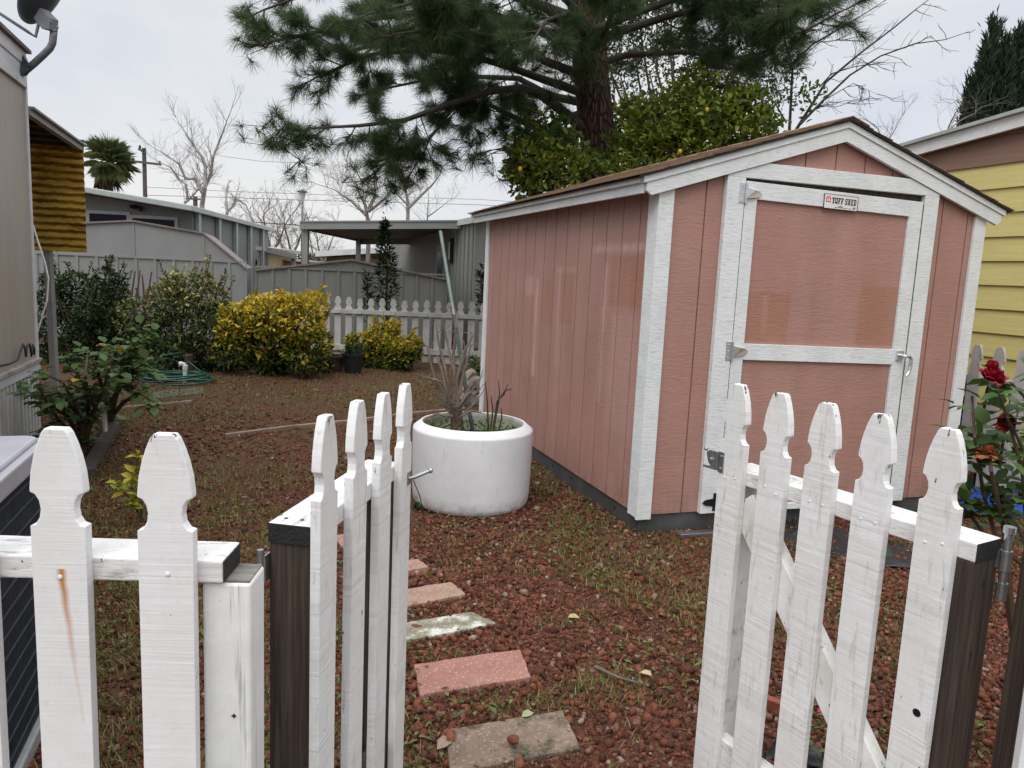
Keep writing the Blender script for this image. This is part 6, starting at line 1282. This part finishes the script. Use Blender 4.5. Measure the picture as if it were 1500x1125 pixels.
M['lemon'] = simple('lemon_skin', (.44, .33, .03), .15, 20, .4, .3, 120)
crown('lemon_tree', 'leafy lemon tree with yellow fruit around the pine trunk', [(790, 250, 9.6, 42), (800, 205, 10.0, 38), (775, 225, 9.8, 30), (830, 240, 9.5, 40), (860, 262, 9.4, 34), (850, 215, 11.6, 40), (930, 230, 9.6, 42), (960, 190, 9.8, 45), (1000, 165, 9.9, 45), (985, 215, 9.6, 45), (1040, 190, 9.6, 45), (1085, 180, 9.5, 42), (1100, 160, 9.6, 30), (1060, 150, 9.8, 32), (1020, 135, 10, 30), (925, 180, 10.9, 40), (910, 255, 9.4, 30), (1115, 200, 9.5, 30), (775, 270, 9.6, 26)], 11000, .105, LEAF['lemon'], (950, 330), 10.0, .09, bias=.05, fruit=[(1035, 161, 9.3, .030), (996, 222, 9.25, .027), (762, 248, 9.35, .028), (1025, 143, 9.5, .022)])
crown('tree', 'tall thin-leaved tree behind the right side of the pine', [(920, 60, 15, 50), (960, 30, 15, 50), (900, 100, 15, 40), (950, 110, 15, 40), (990, 70, 15.4, 45), (930, 10, 15, 45), (1040, 110, 15, 45), (1090, 110, 14.5, 45), (1130, 90, 14.5, 38), (1060, 60, 15, 40), (1150, 130, 14.3, 30), (980, -20, 15, 50), (880, 50, 15.5, 35)], 6500, .10, LEAF['far'], (985, 330), 15.2, .10, bias=.05, shape='diamond')

# bare trees
reseed(66)
def grow(m, p, d, L_, r_, dep, spread, up, nk=(2, 3), curl=.18):
    q1_ = p+d*L_*.5+Vector([R.gauss(0, curl*L_*.25) for _ in range(3)]); q2 = q1_+(d+Vector([R.gauss(0, curl) for _ in range(3)])+Vector((0, 0, up*.3))).normalized()*L_*.5
    m.tube([p, q1_, q2], [r_, r_*.86, r_*.70], 6 if r_ > .02 else 4)
    if dep <= 0: return
    for k in range(R.randint(*nk)):
        nd = (d+Vector([R.gauss(0, spread) for _ in range(3)])+Vector((0, 0, up))).normalized(); st = p.lerp(q2, 1) if k == 0 else (q1_.lerp(q2, R.random()))
        grow(m, st, nd, L_*R.uniform(.62, .86), r_*.68 if k == 0 else r_*.52, dep-1, spread, up, nk, curl)
M['paleb'] = simple('pale_bark', (.31, .285, .265), .3, 5, .9, .3); M['twiggy'] = simple('winter_twigs', (.20, .175, .155), .3, 5, .9, .3)
def B(label, Y, stems, mat, dep, spread=.42, up=.10, tw=.7, nk=(2, 3)):
    base = aty(stems[0][0][0][0], stems[0][0][0][1], Y); t = thing('bare_tree', label, 'tree', (base.x, Y, 0)); m = MB()
    for si, (pts, r0, r1) in enumerate(stems):
        Q = [aty(x, y, Y+(R.uniform(-.25, .25) if i else 0)) for i, (x, y) in enumerate(pts)]
        if si == 0: Q = [Vector((Q[0].x, Y, -.2))]+Q
        nQ = len(Q); m.tube(Q, [r0+(r1-r0)*i/(nQ-1) for i in range(nQ)], 8)
        for i in range(1 + (si == 0), nQ):
            for _ in range(3):
                b = Q[i-1].lerp(Q[i], R.random()); d = ((Q[i]-Q[i-1]).normalized()*.7+Vector((R.gauss(0, .6), R.gauss(0, .6), R.gauss(.25, .3)))).normalized(); grow(m, b, d, tw*R.uniform(.6, 1.1), (r0+(r1-r0)*i/nQ)*.27, dep, spread, up, nk)
        grow(m, Q[-1], (Q[-1]-Q[-2]).normalized(), tw, r1, dep+1, spread, up, nk)
    m.build('branches', mat, t, world=True); return t
B('tall bare tree with two pale curving trunks beside the utility pole', 30, [([(296, 300), (300, 275), (301, 245), (296, 230), (285, 215), (272, 195), (262, 180)], .11, .02), ([(300, 275), (309, 255), (312, 230), (320, 210), (328, 190), (333, 175)], .07, .018), ([(298, 285), (285, 262), (272, 262), (262, 240), (245, 228), (235, 222)], .075, .018), ([(276, 295), (272, 270), (262, 262), (250, 245), (240, 240)], .05, .015), ([(270, 298), (284, 285), (292, 275)], .05, .02)], M['paleb'], 3, .36, .16, .55)
B('small bare tree with pruned knuckled limbs right of the tall one', 26, [([(329, 330), (333, 310), (343, 300), (347, 292), (360, 300), (368, 318)], .07, .02), ([(333, 312), (331, 296), (332, 284)], .05, .03), ([(343, 300), (345, 288), (348, 280)], .04, .02)], M['paleb'], 2, .5, .2, .22)
B('bushy bare tree with dense fine twigs behind the carport', 24, [([(540, 330), (535, 300), (525, 280), (515, 262)], .08, .02), ([(538, 310), (550, 285), (548, 262)], .06, .02), ([(536, 315), (515, 295), (500, 285)], .05, .02), ([(540, 310), (565, 290), (575, 275)], .05, .02)], M['twiggy'], 4, .50, .12, .50, (3, 3))
B('bare tree with upright stem right of the bushy one', 25, [([(597, 330), (598, 300), (594, 275), (590, 255)], .08, .02), ([(598, 305), (615, 288), (632, 272), (640, 262)], .06, .02), ([(597, 300), (582, 285), (575, 270)], .04, .015)], M['paleb'], 3, .45, .1, .45)
B('thin bare sapling above the right end of the carport roof', 24, [([(625, 335), (626, 320), (627, 300)], .035, .015), ([(626, 318), (640, 308), (650, 300)], .02, .01)], M['twiggy'], 3, .45, .1, .4)
for lb, px, py, s_ in (('hazy grey bare tree in the gap left of the carport', 395, 345, 1), ('hazy grey bare tree close to the carport post', 425, 350, .8), ('hazy bare tree seen under the carport roof', 470, 365, .7)):
    B(lb, 34, [([(px, py+45), (px+1, py+20), (px-3, py)], .12*s_, .04), ([(px, py+30), (px+14*s_, py+8), (px+20*s_, py-8)], .08*s_, .03), ([(px, py+30), (px-16*s_, py+10), (px-20*s_, py-6)], .08*s_, .03)], M['twiggy'], 4, .50, .10, .85*s_)
# bare branching tree at the right behind the shed
def twigs(m, Q, r0, r1, n_, L_):
    nQ = len(Q)
    for _ in range(n_):
        f = R.uniform(.15, 1)*(nQ-1-1e-4); i = int(f); b = Q[i].lerp(Q[i+1], f-i); d = ((Q[i+1]-Q[i]).normalized()*.8+Vector((R.gauss(0, .5), R.gauss(0, .5), R.gauss(.0, .5)))).normalized(); grow(m, b, d, L_*R.uniform(.5, 1.2), .0045, 1, .5, .05)
YT = 9.6; bt = thing('bare_tree', 'bare tree with long slanting thin branches behind the shed ridge', 'tree', (aty(1165, 250, YT).x, YT, 0)); m = MB()
base = aty(1160, 330, YT); rt_ = [Vector((base.x, YT, -.1)), base, aty(1157, 200, YT)]; m.tube(rt_, [.06, .05, .03], 8)
for P, r0 in (([(1155, 215), (1158, 160), (1161, 100), (1150, 60), (1138, 20), (1130, -20)], .020), ([(1161, 95), (1190, 65), (1230, 42), (1270, 18), (1310, -8)], .016), ([(1160, 200), (1185, 160), (1210, 120), (1260, 78), (1310, 40), (1340, 15), (1370, -8)], .020), ([(1172, 182), (1205, 148), (1245, 110), (1290, 82), (1340, 64), (1385, 58), (1420, 46)], .017), ([(1200, 128), (1218, 108), (1250, 98), (1290, 92), (1326, 92)], .009), ([(1205, 148), (1250, 122), (1285, 138)], .007), ([(1160, 98), (1200, 62), (1235, 58), (1265, 61)], .008), ([(1152, 180), (1135, 150), (1112, 130), (1080, 120)], .010), ([(1186, 165), (1215, 150), (1258, 152)], .006)):
    Q = [aty(x, y, YT+R.uniform(-.12, .12)) for x, y in P]; nQ = len(Q); m.tube(Q, [r0*(1-.82*i/(nQ-1)) for i in range(nQ)], 6); twigs(m, Q, r0, 0, 9, .22)
m.build('branches', M['darktwig'], bt, world=True)
n = 70; pc = np.array([aty(R.gauss(1185, 14), R.gauss(140, 18), YT-.1)[:] for _ in range(n)]); leaves('leaves', LEAF['lemon'], bt, pc, rdir(n)+np.array([[0, 0, -.4]]), rdir(n), NR.uniform(.06, .10, n), NR.uniform(.03, .045, n), NR.random(n)*.5)
B('small bare twiggy tree poking above the right roof slope of the shed', 14, [([(1300, 240), (1296, 215), (1290, 200)], .025, .012), ([(1296, 212), (1306, 198), (1312, 188)], .015, .008)], M['twiggy'], 2, .5, .1, .28)
B('bare twigs rising above the roof edge of the yellow house', 16, [([(1380, 215), (1390, 185), (1400, 165)], .025, .01), ([(1390, 190), (1402, 180), (1415, 172)], .015, .008)], M['twiggy'], 3, .5, .15, .38)
# cypress: many upright plumes
YC = 17; cy = thing('cypress_tree', 'dense dark columnar cypress with pointed plumes above the yellow house', 'tree', (aty(1470, 200, YC).x, YC, 0)); p0 = aty(1475, 190, YC); MB().tube([(p0.x, YC, -.1), (p0.x, YC, p0.z+1)], [.2, .1], 8).build('trunk', M['bark'], cy, world=True)
PP, DD, RN = [], [], []
pl_ = [(1455, 28, 9), (1463, 38, 7), (1478, 58, 9), (1486, 52, 7), (1497, 42, 9), (1446, 65, 9), (1435, 105, 8), (1424, 110, 6), (1470, 75, 12), (1500, 70, 12), (1440, 90, 8), (1510, 30, 12), (1525, 20, 14), (1490, 90, 14), (1460, 100, 14), (1428, 135, 9), (1450, 120, 14), (1540, 40, 16), (1520, 80, 16), (1555, 70, 16)]
for px, py, w_ in pl_:
    top = aty(px, py, YC+R.uniform(-.5, .5)); hgt = top.z-aty(px, 260, YC).z
    for _ in range(int(26*hgt*w_**.5)):
        t = R.random()**.8; z = top.z-hgt*t; r_ = w_/F*YC*min(1, .12+1.5*t)*R.random()**.5; a = R.uniform(0, 6.28); PP.append((top.x+(1-t)*0+r_*math.cos(a), top.y+r_*math.sin(a), z)); DD.append((math.cos(a)*.35, math.sin(a)*.35, 1)); RN.append(R.betavariate(2, 2.5))
n = len(PP); k = 9; P = np.repeat(np.array(PP), k, 0)+NR.normal(0, .05, (n*k, 3)); D = np.repeat(np.array(DD), k, 0)+rdir(n*k)*.55
leaves('foliage', LEAF['cyp'], cy, P, D, rdir(n*k), NR.uniform(.10, .24, n*k), NR.uniform(.018, .04, n*k), np.clip(np.repeat(np.array(RN), k)+NR.normal(0, .12, n*k), 0, 1), shape='diamond')
# fan palm
reseed(77)
YP = 30; pc = aty(160, 240, YP); pm = thing('palm_tree', 'fan palm with round spiky crown beyond the grey house roof', 'palm', (pc.x, YP, 0)); MB().tube([(pc.x, YP, -.3), pc], [.17, .12], 10).build('trunk', M['bark'], pm, world=True)
for nm_, lf, cnt, lo, hi in (('fronds', LEAF['palm'], 60, -.7, 1.5), ('dry_fronds', LEAF['dry'], 14, -1.35, -.8)):
    P, D, N_, L_, W_, Rn = [], [], [], [], [], []; pet = MB()
    for k in range(cnt):
        a = R.uniform(0, 6.28); el = R.uniform(lo, hi); d = Vector((math.cos(a)*math.cos(el), math.sin(a)*math.cos(el), math.sin(el))); hub = pc+d*R.uniform(.2, .6); pet.tube([pc+Vector((0, 0, .05*k/cnt)), hub], [.018, .012], 4)
        s_ = d.cross(Vector((0, 0, 1))).normalized(); n_ = s_.cross(d); rn = R.random()
        for j in range(22):
            th = -1.35+2.7*j/21; dv = (d*math.cos(th)+s_*math.sin(th)+Vector((0, 0, -.10))+n_*R.uniform(-.1, .1)).normalized(); P.append(hub); D.append(dv); N_.append(n_+Vector((0, 0, .2))); L_.append(R.uniform(.5, .78)*(.55+.45*math.cos(th*.8))); W_.append(.030); Rn.append(rn)
    leaves(nm_, lf, pm, np.array([p[:] for p in P]), np.array([p[:] for p in D]), np.array([p[:] for p in N_]), np.array(L_), np.array(W_), np.clip(np.array(Rn), 0, 1), shape='diamond', fold=.1, curl=.25)
    pet.build('stalks', M['stem'], pm, world=True)
# far-off wood along the horizon
n = 14000; x = NR.uniform(-34, 14, n); hz = 1.7+.7*np.array([mnoise.noise((q_*.22, 0, 5)) for q_ in x]); p = np.c_[x, 46+NR.uniform(-2, 2, n), NR.random(n)**.7*hz]
ft = leaves('distant_wood', LEAF['far'], None, p, rdir(n), rdir(n), NR.uniform(.25, .5, n), NR.uniform(.12, .25, n), NR.random(n)*.5, shape='diamond'); setp(ft, 'low dark mass of far-off trees along the horizon', 'wood', kind='stuff')
